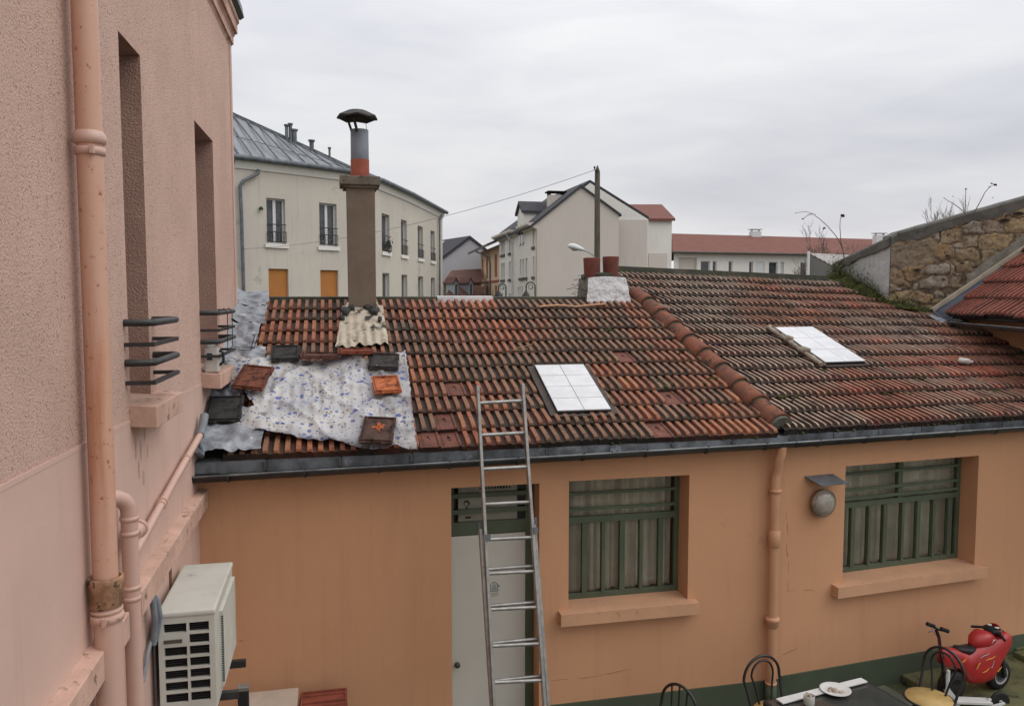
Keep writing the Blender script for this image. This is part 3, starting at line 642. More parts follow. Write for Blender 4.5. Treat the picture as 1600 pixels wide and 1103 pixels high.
def col1(s, v, rnd):
    a = cluster(s, v, 1.5, 1.0)+.7*cluster(s, v, 8.5, 2.4)+(.48 if s < .7 else 0)+(.05 if s < 2.2 else -.16)+rnd.gauss(0,.24)
    pool = C_or if a > .34 else (C_br if a > -.06 else C_dk)
    c = rnd.choice(pool); k = rnd.uniform(.8,1.2); return tuple(x*k for x in c)
sk1 = [pl(x, y, E1+NR1*.11, NR1) for x, y in ((838,585),(912,581),(954,655),(868,658))]
sk1x = (2.06, 2.62); sk1v = ((7.30-6.89)/G1.y, (8.22-6.89)/G1.y)
def rp1(x, y, h=.03):
    P = pl(x, y, E1+NR1*h, NR1)-E1; return (P.x, P.dot(G1))
hooks1 = [rp1(x, y) for x, y in ((697,600),(703,655),(664,686),(985,568),(1046,613),(1022,673),(690,686))]
HIPB, HIPT = V((4.27,7.06,0)), V((3.98,10.4,0))
def ins1(s, v):
    y = 6.89+v*G1.y; xr = HIPB.x+(HIPT.x-HIPB.x)*(y-HIPB.y)/(HIPT.y-HIPB.y)
    return -.83 < s < xr-.02
VT1 = (10.01-6.89)/G1.y
mb = MB()
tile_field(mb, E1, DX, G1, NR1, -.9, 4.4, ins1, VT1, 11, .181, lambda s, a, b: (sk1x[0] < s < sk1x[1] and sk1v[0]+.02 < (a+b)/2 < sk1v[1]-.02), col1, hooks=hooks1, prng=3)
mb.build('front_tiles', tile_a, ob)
# back roof (longer, turned a little)
HR = H0
def rp2(x, y, h=.03):
    P = pl(x, y, H0+NR2*h, NR2)-H0; return (P.dot(D2), P.dot(G2))
aL = rp2(962,424); aR = rp2(1310,440)
def top2(s): return aL[1]+(aR[1]-aL[1])*(s-aL[0])/(aR[0]-aL[0])
NR_ = 14
def rl2(s, r): t = top2(s); return (t*r/NR_-.0, t*(r+1)/NR_)
hl0 = (V((HIPB.x, HIPB.y, 0))-V((H0.x,H0.y,0))).dot(D2)
def ins2(s, v):
    P = H0+D2*s+G2*v
    xl = HIPB.x+(HIPT.x-HIPB.x)*(P.y-HIPB.y)/(HIPT.y-HIPB.y)
    if P.y > 10.4: xl = 3.95
    if P.x < xl+.0: return False
    # right boundary: foot of the stone wall and of the neighbour
    bx = [(-5,9.05),(8.5,9.0),(9.9,8.85),(10.05,8.85),(10.36,8.05),(10.9,7.85),(11.6,8.0)]
    for (y0, x0), (y1, x1) in zip(bx[:-1], bx[1:]):
        if y0 <= P.y < y1: return P.x < x0+(x1-x0)*(P.y-y0)/(y1-y0)+.05
    return P.x < 8
k0, k1 = rp2(1215,513,.1), rp2(1287,567,.1); k2, k3 = rp2(1268,510,.1), rp2(1352,564,.1)
sk2s = ((k0[0]+k1[0])/2, (k2[0]+k3[0])/2); sk2v = ((k1[1]+k3[1])/2, (k0[1]+k2[1])/2)
def col2(s, v, rnd):
    a = cluster(s, v, 21.5, .9)+.5*cluster(s, v, 2.5, 1.6)+rnd.gauss(0,.08)+.13*(s-2.4)-.10*v
    if a > .38: c = rnd.choice([(.27,.052,.030),(.22,.044,.027)])
    elif a > -.05: c = rnd.choice([(.13,.035,.025),(.11,.036,.026)])
    else: c = rnd.choice([(.065,.035,.026),(.055,.036,.028),(.085,.045,.032)])
    k = rnd.uniform(.8,1.2); return tuple(x*k for x in c)
mb = MB()
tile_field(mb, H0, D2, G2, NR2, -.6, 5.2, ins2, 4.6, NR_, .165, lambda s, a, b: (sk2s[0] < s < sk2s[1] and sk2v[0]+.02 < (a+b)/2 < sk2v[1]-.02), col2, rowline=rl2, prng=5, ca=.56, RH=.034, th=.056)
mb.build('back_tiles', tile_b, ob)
# under-roof decking so nothing shows through, rear slopes, gables
mb = MB()
q = lambda O, e, g_, n, s, v, h=-.02: O+e*s+g_*v+n*h
mb.quad(q(E1,DX,G1,NR1,-1.1,0.03), q(E1,DX,G1,NR1,4.3,.03), q(E1,DX,G1,NR1,4.02,VT1), q(E1,DX,G1,NR1,-1.1,VT1))
R2p = [H0+D2*s+G2*v-NR2*.02 for s, v in ((-.02,.0),(5.5,0),(5.2,3.2),(3.75,top2(3.75)),(aL[0],top2(aL[0])))]
mb.quad(*R2p)
a = V((-1.1,10.14,4.02)); b = V((4.0,10.14,4.02)); mb.quad(a, b, b+V((0,3,-1.2)), a+V((0,3,-1.2)))
rt0, rt1 = H0+D2*aL[0]+G2*top2(aL[0]), H0+D2*3.75+G2*top2(3.75)
mb.quad(rt0, rt1, rt1+V((0,3,-1.2)), rt0+V((0,3,-1.2)))
mb.build('roof_deck', mat('bitumen_felt', (.03,.027,.024), rough=1), ob)
mb = MB(); mb.prism([(4.0,10.15,2.6),(rt0.x+.02,rt0.y,2.6),(rt0.x+.02,rt0.y,rt0.z-.03),(4.0,10.15,3.95)], (.06,0,0)); mb.prism([(-1.1,12.9,0),(4,12.9,0),(4,12.9,2.85),(-1.1,12.9,2.85)], (0,.05,0)); mb.build('rear_wall', cement, ob)
# ridge cappings
mb = MB()
zr = 4.055+.0
mb.prism([(-.9,9.995,zr-.06),(-.9,10.02,zr+.028),(-.9,10.14,zr+.034),(-.9,10.34,zr-.09)], (4.6,0,0)); mb.build('ridge_cap', ridge_m, ob)
mb = MB(); a = pl(682,468,(0,10.1,0),(0,1,0)).x; b = pl(768,468,(0,10.1,0),(0,1,0)).x
mb.prism([(a,9.98,zr-.065),(a,10.00,zr+.033),(a,10.15,zr+.042),(a,10.35,zr-.085)], (b-a,0,0)); mb.build('ridge_cap_painted', white_peel, ob, label='ridge piece daubed with peeling white paint')
mb = MB(); a = rt0+V((0,0,.03)); b = rt1+V((0,0,.03))
mb.prism([a+V((0,-.12,-.05)), a+V((0,-.08,.075)), a+V((0,.06,.08)), a+V((0,.2,-.08))], b-a); mb.build('rear_ridge_cap', ridge_m, ob)
# hip covered by half-round tiles
hb = V((4.265,7.02,2.845)); ht = V((3.985,10.15,4.125)); hd = (ht-hb); L = hd.length; hd.normalize(); hr = hd.cross(V((0,0,1))).normalized(); hu = hr.cross(hd)
ntl = 9
for k in range(ntl):
    mb = MB(); mb.smooth = True; a = L*k/ntl; b = L*(k+1)/ntl+.05; vs = []; nn = 12; nl = 5
    for i in range(nl+1):
        t = i/nl; v = a+(b-a)*t; rr = .112-.022*t+(.006 if i == 0 else 0)
        for j in range(nn+1):
            th = math.pi*(j/nn)*1.1-.05*math.pi; wob = .004*noise.noise(V((k, i, j*.5)))
            vs.append(hb+hd*v+hr*(math.cos(th)*(rr+wob))+hu*(math.sin(th)*(rr+wob)*.95-.02+.01*(1-t)))
    fs = [(i*(nn+1)+j, i*(nn+1)+j+1, (i+1)*(nn+1)+j+1, (i+1)*(nn+1)+j) for i in range(nl) for j in range(nn)]
    mb.add(vs, fs)
    o = mb.build('hip_tile', hipm, ob)
    so = o.modifiers.new('thick', 'SOLIDIFY'); so.thickness = .014; so.offset = -1
    mb = MB(); mb.smooth = True; vs = []
    for i, v in enumerate((a-.03, a-.01, a+.03)):
        rr = (.085,.118,.122)[i]
        for j in range(nn+1):
            th = math.pi*(j/nn)*1.1-.05*math.pi; wob = .014*noise.noise(V((k*3, i*2, j*.9)))
            vs.append(hb+hd*(v+wob)+hr*(math.cos(th)*(rr+wob))+hu*(math.sin(th)*(rr+wob)*.95-.02))
    fs = [(i*(nn+1)+j, i*(nn+1)+j+1, (i+1)*(nn+1)+j+1, (i+1)*(nn+1)+j) for i in range(2) for j in range(nn)]
    mb.add(vs, fs); mb.build('mortar_joint', ridge_m, o)
mb = MB(); nn = 14; vs = [hb-hd*.035+hr*(math.cos(t)*.12)+hu*(math.sin(t)*.115-.02) for t in [math.pi*j/nn*1.1-.05*math.pi for j in range(nn+1)]]
mb.prism(vs, hd*.06); mb.build('hip_end', mat('grey_mortar', (.13,.13,.11), (.09,.095,.07), 12, bump=.5, bs=40), ob)
# mortar lines along the hip
for sgn in (-1, 1):
    mb = MB(); pts = []
    for k in range(40): pts.append(hb+hd*(L*k/39)+hr*(sgn*(.112+.012*noise.noise(V((k*.7,sgn,0)))))-hu*.035)
    mb.tube(pts, [.024+.012*noise.noise(V((k*.9,5,sgn))) for k in range(40)], 7); mb.build('hip_mortar', ridge_m, ob)

# skylights
def skylight(O, e, g_, n, s0, s1, v0, v1, ncol, nrow_, side=None, sd=0):
    q = lambda s, v, h: O+e*s+g_*v+n*h
    mb = MB(); H = .108
    def bx(a, b, c, d, h0, h1): mb.hexa([q(a,c,h0),q(b,c,h0),q(b,d,h0),q(a,d,h0),q(a,c,h1),q(b,c,h1),q(b,d,h1),q(a,d,h1)])
    bx(s0,s1,v0,v1,-.02,H-.012); o = mb.build('skylight', zinc_dark, ob)
    mb = MB(); 
    for i in range(ncol):
        for j in range(nrow_):
            g2 = .0032; a = s0+(s1-s0)*i/ncol+g2; b = s0+(s1-s0)*(i+1)/ncol-g2; c = v0+(v1-v0)*j/nrow_+g2; d = v0+(v1-v0)*(j+1)/nrow_-g2
            bx(a,b,c,d,H-.01,H)
    mb.build('pane', glass_white, o)
    mb = MB()
    bx(s0-.07,s0,v0-.03,v1+.04,.0,.076); bx(s1,s1+.07,v0-.03,v1+.04,.0,.076); bx(s0,s1,v1,v1+.07,0,.08); bx(s0-.02,s1+.02,v0-.06,v0-.03,.0,.08)
    mb.build('flashing', mat('skylight_flashing', (.055,.045,.038), (.08,.06,.05), 8, rough=.8, bump=.3, bs=30), o)
    return o, q
skylight(E1, DX, G1, NR1, sk1x[0]+.01, sk1x[1]-.01, sk1v[0]+.02, sk1v[1]-.02, 2, 4)
o, q = skylight(H0, D2, G2, NR2, sk2s[0], sk2s[1], sk2v[0], sk2v[1], 2, 3)
mb = MB(); mb.tube([q(sk2s[0]-.09+.012*noise.noise(V((k*.8,0,0))), sk2v[0]-.05+(sk2v[1]-sk2v[0]+.05)*k/24, .105) for k in range(25)], [.028+.016*noise.noise(V((k*.6,9,0))) for k in range(25)], 9)
for k in (7, 15): mb.tube([q(sk2s[0]-.09, sk2v[0]+(sk2v[1]-sk2v[0])*k/24, .12), q(sk2s[0]-.05, sk2v[0]+(sk2v[1]-sk2v[0])*k/24-.06, .14)], [.05,.03], 8)
mb.build('mortar_fillet', mat('pale_mortar', (.36,.31,.25), (.2,.16,.12), 9, bump=.5, bs=30), o)

# gutter, brackets, apron
def gutter(Pa, Pb, name, m, par, r=.062, n_=None):
    Pa, Pb = V(Pa), V(Pb); d = (Pb-Pa).normalized(); out_ = d.cross(V((0,0,1))).normalized(); mb = MB(); mb.smooth = True; nn = 10; vs = []
    for P in (Pa, Pb):
        for j in range(nn+1):
            t = math.pi*j/nn; vs.append(P+out_*(math.cos(t)*r)-V((0,0,math.sin(t)*r)))
    mb.add(vs, [(j, j+1, nn+1+j+1, nn+1+j) for j in range(nn)]); mb.smooth = False
    for P in (Pa, Pb): mb.add([P+out_*(math.cos(math.pi*j/nn)*r)-V((0,0,math.sin(math.pi*j/nn)*r)) for j in range(nn+1)], [list(range(nn+1))])
    o = mb.build(name, m, par); so = o.modifiers.new('thick', 'SOLIDIFY'); so.thickness = .003
    rm = MB(); rm.tube([Pa+out_*r, Pb+out_*r], .0095, 10); rm.build('gutter_rim', MATS.get('rim_highlight') or mat('rim_highlight', (.20,.21,.215), (.10,.105,.11), 4, rough=.35, metal=.4), o)  # lighter rim colour paints in the highlight along the gutter edge
    k = int((Pb-Pa).length/.55)
    for i in range(k):
        P = Pa+(Pb-Pa)*((i+.5)/k); b = MB(); pts = [P+out_*(math.cos(t)*(r+.006))-V((0,0,math.sin(t)*(r+.006))) for t in [math.pi*j/10 for j in range(-1, 11)]]
        for a, c in zip(pts[:-1], pts[1:]): b.beam(a, c, .02, .004, up=out_)
        b.build('gutter_bracket', m, o)
    return o
g1a, g1b = V((-1.16,6.805,2.645)), V((4.30,6.86,2.70)); g2b = g1b+D2*4.5+V((0,0,.0))
gutter(g1a, g1b, 'gutter', zinc_dark, ob); gutter(g1b+D2*.004, g2b, 'gutter', zinc_dark, ob)
mb = MB()
n_ = 9
for k in range(n_):
    a = g1a.lerp(g1b, k/n_); b = g1a.lerp(g1b, (k+1)/n_-.003); za = a.z; 
    mb.hexa([V((a.x,6.865,za-.01)),V((b.x,6.865,b.z-.01)),V((b.x,6.985,b.z-.01)),V((a.x,6.985,za-.01)),V((a.x,6.875,2.735)),V((b.x,6.875,2.735)),V((b.x,6.985,2.75)),V((a.x,6.985,2.75))])
    mb.box((b.x-.012,6.858,b.z-.0),(b.x+.012,6.864,2.735))
for k in range(8):
    a = H0+D2*(.03+k*.55)+N2*.02; b = H0+D2*(.03+(k+1)*.55-.01)+N2*.02; w_ = U2*.10
    mb.hexa([a+V((0,0,-.07)),b+V((0,0,-.07)),b+w_+V((0,0,-.07)),a+w_+V((0,0,-.07)),a+V((0,0,.0)),b+V((0,0,.0)),b+w_+V((0,0,.0)),a+w_+V((0,0,.0))])
mb.build('eaves_apron', mat('old_zinc_apron', (.14,.155,.17), (.06,.066,.07), 6, c3=(.22,.24,.27), s3=5, t3=.6, rough=.5, dirt=((.02,.022,.022), .9)), ob)

# lead strips on the left abutment
mb = MB(); mb.smooth = True
def strip(v0, v1, s0, s1, seed, h=.03):
    nu, nv = 18, 44; vs = []
    for i in range(nu+1):
        for j in range(nv+1):
            s = s0+(s1-s0)*i/nu; v = v0+(v1-v0)*j/nv
            hh = h+.035*noise.noise(V((s*7, v*7, seed)))+.03*(1-abs(noise.noise(V((s*9+v*5, v*9, seed+4))))*3)*.5+.006*noise.noise(V((s*24, v*18, seed)))+.05*max(0, (1-i/nu)-.75)*4*.8
            edge = .02*noise.noise(V((v*6, seed, 1)))*(i == nu)
            vs.append(E1+DX*(s+edge)+G1*v+NR1*hh)
    mb.add(vs, [(i*(nv+1)+j, (i+1)*(nv+1)+j, (i+1)*(nv+1)+j+1, i*(nv+1)+j+1) for i in range(nu) for j in range(nv)])
strip(-.01,.72,-1.13,-.60,1,.11); strip(.70,1.3,-1.12,-.84,2,.095); strip(1.28,1.95,-1.11,-.68,3,.115); strip(1.93,2.6,-1.1,-.78,4,.105); strip(2.56,3.1,-1.1,-.74,5,.105); strip(3.05,3.47,-1.1,-.74,6,.11)
mb.build('abutment_flashing', lead, ob)
# moss cushions lodged between the tiles
mb = MB(); mb.smooth = True; rnd = random.Random(11)
ico = [V(p) for p in ((0,0,1),(.89,0,.45),(.28,.85,.45),(-.72,.53,.45),(-.72,-.53,.45),(.28,-.85,.45),(.9,.3,-.2),(0,.95,-.2),(-.9,.3,-.2),(-.6,-.8,-.2),(.6,-.8,-.2))]
icf = [(0,1,2),(0,2,3),(0,3,4),(0,4,5),(0,5,1),(1,6,2),(2,7,3),(3,8,4),(4,9,5),(5,10,1),(1,10,6),(2,6,7),(3,7,8),(4,8,9),(5,9,10)]
def cushion(P, e, g_, n, r):
    mb.add([P+(e*p.x+g_*p.y)*r*rnd.uniform(.7,1.3)+n*(p.z*r*.5) for p in ico], icf)
for (s, v, k) in [(2.95,1.6,6),(3.9,1.75,5),(3.85,1.1,5),(3.4,.95,4),(3.2,2.4,4),(1.4,2.9,4)]:
    for _ in range(k): a, b = s+rnd.gauss(0,.08), v+rnd.gauss(0,.06); cushion(E1+DX*a+G1*b+NR1*.06, DX, G1, NR1, rnd.uniform(.015,.035))
rowh = VT1/11
for _ in range(150):
    s = rnd.uniform(-.6,4.0); r = rnd.randint(0,10)
    if ins1(s, r*rowh) and not (1.95 < s < 2.75 and sk1v[0]-.1 < r*rowh < sk1v[1]+.1) and rnd.random() < .25+.25*s/4: cushion(E1+DX*s+G1*(r*rowh-.004)+NR1*.02, DX, G1, NR1, rnd.uniform(.008,.02))
for _ in range(420):
    s = rnd.uniform(.1,4.9); r = rnd.randint(0,13); v = rl2(s, r)[0]
    if ins2(s, v+.05) and not (sk2s[0]-.2 < s < sk2s[1]+.1 and sk2v[0]-.1 < v < sk2v[1]+.1): cushion(H0+D2*s+G2*(v-.004)+NR2*.02, D2, G2, NR2, rnd.uniform(.008,.024))
for (s, v, k) in [(1.1,.75,5),(1.9,.62,6),(.35,.6,5),(2.5,1.0,5),(1.4,1.2,4),(3.2,.5,4)]:
    for _ in range(k): cushion(H0+D2*(s+rnd.gauss(0,.09))+G2*(v+rnd.gauss(0,.05))+NR2*.06, D2, G2, NR2, rnd.uniform(.015,.035))
mb.build('moss', moss_m, ob, kind='stuff')
# lifted mortar / sticks near the ridge
mb = MB(); pts = [rp1(x, y) for x, y in ((842,487),(870,485),(900,487),(930,484),(945,483))]
mb.tube([E1+DX*a+G1*b+NR1*.10 for a, b in pts], .012, 6); mb.build('mortar_fillet', sillm, ob)

# tall chimney
def onY(x, y, Y): return pl(x, y, (0,Y,0), (0,1,0))
yc = 9.55
a, b = onY(544,480,yc), onY(588,480,yc); tz = onY(565,290,yc).z
ch = MB(); cw = (a.x+b.x)/2; hw = (b.x-a.x)/2
ch.hexa([(a.x+.01,yc,3.6),(b.x,yc,3.6),(b.x,yc+.32,3.6),(a.x+.01,yc+.32,3.6),(a.x-.0,yc,tz),(b.x-.0,yc,tz),(b.x-.0,yc+.32,tz),(a.x-.0,yc+.32,tz)])
chim = ch.build('chimney', cement, ob, bevel=.006)
mb = MB(); c0 = V((cw,yc+.16,0)); z1 = onY(565,276,yc).z
mb.box((c0.x-hw-.075,yc-.06,tz),(c0.x+hw+.06,yc+.38,z1)); mb.box((c0.x-hw-.04,yc-.035,tz-.03),(c0.x+hw+.03,yc+.35,tz)); mb.build('cap', cement_cap, chim, bevel=.008)
za, zb, zc_ = z1, onY(562,249,yc+.1).z, onY(562,202,yc+.1).z; fx = onY(562,230,yc+.16).x
mb = MB(); mb.lathe([(.118,za-.01),(.116,za+.03),(.108,za+.04),(.108,zb),(.10,zb)], (fx,c0.y,0), 28); mb.build('pot', terracotta, chim)
mb = MB(); mb.lathe([(.107,zb-.01),(.105,zb+.01),(.104,zc_),(.096,zc_),(.096,zb)], (fx,c0.y,0), 28); mb.build('flue', tubem, chim)
zh = onY(558,182,yc+.1).z; zt_ = onY(558,169,yc+.1).z; cwx = onY(558,180,yc+.16).x
mb = MB(); n = 12; R0 = .235
top = V((cwx,c0.y,zt_)); rim = [V((cwx+R0*math.cos(2*math.pi*k/n), c0.y+R0*math.sin(2*math.pi*k/n), zh+(.012 if k % 2 else -.008))) for k in range(n)]
rim2 = [V((cwx+R0*math.cos(2*math.pi*k/n), c0.y+R0*math.sin(2*math.pi*k/n), zh-.018+(.012 if k % 2 else -.008))) for k in range(n)]
mid = [V((cwx+R0*.45*math.cos(2*math.pi*k/n), c0.y+R0*.45*math.sin(2*math.pi*k/n), zt_-.02)) for k in range(n)]
for k in range(n):
    j = (k+1)%n; mb.quad(rim[k],rim[j],mid[j],mid[k]); mb.quad(mid[k],mid[j],top); mb.quad(rim2[j],rim2[k],rim[k],rim[j]); mb.quad(rim2[k],rim2[j],top-V((0,0,.03)))
mb.build('cowl', cowlm, chim)
mb = MB()
for k, (dx, dy) in enumerate(((-.085,-.02),(-.03,-.1),(.09,.0),(0,.095))):
    mb.beam((fx+dx,c0.y+dy,zc_-.04),(cwx+dx*1.2-.02,c0.y+dy*1.2,zh+.01), .028 if k < 2 else .006, .005, up=(0,1,0))
mb.build('cowl_legs', cowlm, chim)
# painted mortar skirt round the chimney foot
rowh = VT1/11; mb = MB(); mb.smooth = True; vs = []; nu, nv = 40, 26
P0_ = [rp1(x, y, .06) for x, y in ((524,550),(607,541),(598,484),(535,484))]
for i in range(nu+1):
    for j in range(nv+1):
        u, v = i/nu, j/nv; s = (P0_[0][0]*(1-u)+P0_[1][0]*u)*(1-v)+(P0_[3][0]*(1-u)+P0_[2][0]*u)*v; vv = (P0_[0][1]*(1-u)+P0_[1][1]*u)*(1-v)+(P0_[3][1]*(1-u)+P0_[2][1]*u)*v
        h = .118+.013*math.cos((s/.0905)*2*math.pi)*(1-v)+.022*noise.noise(V((s*11,vv*9,0)))-.03*((vv/rowh) % 1)+.12*max(0,v-.6)*(1-abs(u-.5)*1.2)
        vs.append(E1+DX*s+G1*(vv+.09*noise.noise(V((s*9,j == 0,0)))*(j < 2))+NR1*h)
mb.add(vs, [(i*(nv+1)+j, (i+1)*(nv+1)+j, (i+1)*(nv+1)+j+1, i*(nv+1)+j+1) for i in range(nu) for j in range(nv)])
mb.build('mortar_skirt', cream_patch, chim)
tarm = mat('tar', (.02,.02,.02), (.05,.048,.045), 12, bump=.5, bs=40, rough=.7)
for k, (du, dv, ru, rv) in enumerate(((.22,.80,.050,.055),(.80,.80,.055,.060),(.14,.66,.025,.04),(.89,.62,.022,.045),(.34,.86,.04,.03),(.67,.87,.045,.028))):
    mb = MB(); n = 26; c_s = P0_[0][0]+(P0_[1][0]-P0_[0][0])*du; c_v = P0_[0][1]+(P0_[3][1]-P0_[0][1])*dv; ring = []
    for q_ in range(n):
        t_ = 2*math.pi*q_/n; k_ = 1+.55*noise.noise(V((math.cos(t_)*1.6+k*5, math.sin(t_)*1.6, 2))); ring.append((c_s+ru*math.cos(t_)*k_, c_v+rv*math.sin(t_)*k_))
    hgt = lambda a, b_: .138+.12*max(0, (b_-P0_[0][1])/(P0_[3][1]-P0_[0][1])-.6)
    mb.smooth = True; ctr = E1+DX*c_s+G1*c_v+NR1*(hgt(c_s,c_v)+.004); vs = [ctr]+[E1+DX*a+G1*b_+NR1*hgt(a,b_) for a, b_ in ring]; vs += [p-NR1*.05 for p in vs[1:]]
    mb.add(vs, [(0, 1+q_, 1+(q_+1)%n) for q_ in range(n)]+[(1+q_, 1+n+q_, 1+n+(q_+1)%n, 1+(q_+1)%n) for q_ in range(n)]); mb.build('tar_patch', tarm, chim)
for s_ in (-1, 1):
    mb = MB(); mb.tube([(cw+s_*(hw+.0),yc-.02,4.02),(cw+s_*(hw+.03),yc-.05,3.95),(cw+s_*(hw+.07),yc-.12,3.86)], [.012,.022,.02], 8); mb.build('mortar_fillet', cream_patch, chim)
# white painted stub with two terracotta pots
y2 = 10.05; a = onY(915,470,y2-.1); b = onY(985,468,y2-.1); tz2 = onY(940,432,y2).z
mb = MB(); bl = V((a.x,y2-.14,a.z-.05)); br = V((b.x,y2-.14,a.z-.05))
mb.smooth = False
nu, nv = 14, 8; vs = []
for i in range(nu+1):
    for j in range(nv+1):
        u, v = i/nu, j/nv; x = bl.x+(br.x-bl.x)*u+(.05*(1-u)-.0*u)*v-(.05*v*u); z = bl.z+(tz2-bl.z)*v
        vs.append(V((x+.01*noise.noise(V((u*5,v*5,1))), y2-.14+.08*v+.025*noise.noise(V((u*7,v*9,2))), z-(.02*(2*u-1)**2 if j == nv else 0))))
mb.smooth = True
mb.add(vs, [(i*(nv+1)+j, (i+1)*(nv+1)+j, (i+1)*(nv+1)+j+1, i*(nv+1)+j+1) for i in range(nu) for j in range(nv)])
mb.smooth = False
tl, tr_ = vs[nv], vs[nu*(nv+1)+nv]; bk = V((0,.42,0))
mb.cur = 1
mb.quad(vs[0], tl, tl+bk, vs[0]+bk); mb.quad(vs[nu*(nv+1)], vs[nu*(nv+1)]+bk, tr_+bk, tr_); mb.quad(vs[0]+bk, vs[nu*(nv+1)]+bk, tr_+bk, tl+bk)
mb.quad(*([vs[i*(nv+1)+nv] for i in range(nu+1)]+[tr_+bk, tl+bk]))
ch2 = mb.build('low_chimney', [white_patch, cement_cap], ob, label='squat chimney stub painted white')
for xa, xb, yt, tilt in ((912,937,403,.02),(942,966,401,-.01)):
    p0 = onY(xa,432,y2+.08); p1 = onY(xb,432,y2+.08); c = (p0+p1)/2; rr = (p1.x-p0.x)/2; zt2 = onY(xa,yt,y2+.08).z
    mb = MB(); mb.lathe([(rr*.95,c.z-.03),(rr*.92,c.z+.03),(rr*1.02,zt2-.01),(rr*.98,zt2),(rr*.85,zt2),(rr*.8,zt2-.1)], (c.x,c.y,0), 20); mb.build('pot', old_pot, ch2)
mb = MB(); c = onY(940,433,y2+.08); mb.tube([(c.x-.27,y2+.1,tz2-.01),(c.x-.1,y2+.0,tz2+.02),(c.x+.1,y2+.0,tz2+.015),(c.x+.25,y2+.1,tz2-.01)], .035, 8); mb.build('flaunching', ridge_m, ch2)
mb = MB(); rnd = random.Random(4)
for _ in range(26):
    p = onY(905+rnd.gauss(0,6),450+rnd.gauss(0,10),y2-.05); q_ = p+V((rnd.gauss(0,.07),rnd.gauss(0,.03),rnd.gauss(0,.08))); mb.tube([p,(p+q_)/2+V((.02,0,.02)),q_], .005, 4)
tag(mb.build('dead_creeper', mat('dead_creeper', (.09,.08,.07), (.2,.19,.18), 9)), 'tangle of dead dark creeper clinging left of the white chimney stub', 'plant')

# downpipe on the outbuilding
jx = pl(1208, 900, (0,6.93,0), (0,1,0)).x
od = thing('downpipe', 'apricot painted downpipe between the two green windows', 'downpipe', (jx, 6.93, 0))
tp = onY(1221,712,6.86)
mb = MB(); mb.tube([(tp.x,6.86,2.655),(tp.x,6.865,2.58),(tp.x-.02,6.875,2.52),(jx+.02,6.92,2.42),(jx,6.925,2.34),(jx,6.925,0)], .047, 20); mb.build('pipe', orange_pipe, od)
mb = MB()
for z, r in ((onY(1207,968,6.92).z,.064),): mb.lathe([(.052,z-.07),(.06,z-.065),(.06,z-.02),(.07,z-.01),(.072,z+.01),(.066,z+.025),(.052,z+.03)], (jx,6.925,0), 20)
mb.build('collar', orange_pipe, od); mb = MB()
z = onY(1207,845,6.92).z; mb.lathe([(.052,z-.06),(.057,z-.055),(.057,z+.1),(.052,z+.105)], (jx,6.925,0), 20); mb.build('collar', orange_pipe, od); mb = MB()
z = onY(1207,767,6.92).z; mb.lathe([(.052,z-.015),(.06,z-.012),(.06,z+.012),(.052,z+.015)], (jx,6.925,0), 20)
mb.build('collar', orange_pipe, od)
mb = MB(); mb.lathe([(.0525,0),(.056,0),(.056,.27),(.0525,.27)], (jx,6.925,0), 20); mb.build('painted_foot', green_band, od)
mb = MB(); mb.lathe([(.0525,.268),(.0575,.268),(.0575,.29),(.0525,.29)], (jx,6.925,0), 20); mb.build('foot_collar', orange_pipe, od)

# round bulkhead lamp and its little hood
lc = pl(1285,785,J+N2*.05,N2); wl = thing('wall_lamp', 'round frosted bulkhead lamp on the apricot wall left of the right window', 'lamp', lc-N2*.05)
mb = MB(); mb.lathe([(.095,-.05),(.125,-.03),(.14,.01),(.142,.03),(.13,.04),(.118,.035)], lc, 32, axis=N2); mb.build('housing', mat('lamp_ring', (.30,.25,.19), (.16,.13,.1), 9, rough=.4, metal=.4), wl)
mb = MB(); mb.lathe([(.12,.03),(.11,.055),(.08,.075),(.04,.085),(.0,.088)], lc, 28, axis=N2); mb.build('glass_dome', mat('frosted_glass', (.36,.33,.28), (.28,.25,.21), 6, rough=.15, spec=.6), wl)
hp = [pl(x,y,J,N2) for x, y in ((1262,743),)][0]
hh = pl(1290,750,J+N2*.08,N2)
mb = MB(); a = hh-D2*.19; mb.hexa([a-N2*.075+V((0,0,.03)), a+D2*.34-N2*.075+V((0,0,.03)), a+D2*.38+N2*.10-V((0,0,.03)), a+D2*.06+N2*.10-V((0,0,.03)),
  a-N2*.075+V((0,0,.038)), a+D2*.34-N2*.075+V((0,0,.038)), a+D2*.38+N2*.10-V((0,0,.022)), a+D2*.06+N2*.10-V((0,0,.022))]); tag(mb.build('lamp_hood', zinc), 'small grey sheet metal hood fixed above the round wall lamp', 'hood')
for L_ in (((1228,800),(1231,830),(1229,860),(1233,880)),((1232,880),(1231,923),(1272,921)),((1222,1022),(1245,1012))):
    crack([pl(x,y,J+N2*.0,N2) for x, y in L_], .0035, ob)
crack([onY(x,y,7.0) for x, y in ((380,1000),(371,1001))], .004, ob)
crack([onY(x,y,7.0) for x, y in ((862,1063),(930,1056),(985,1044))], .003, ob)

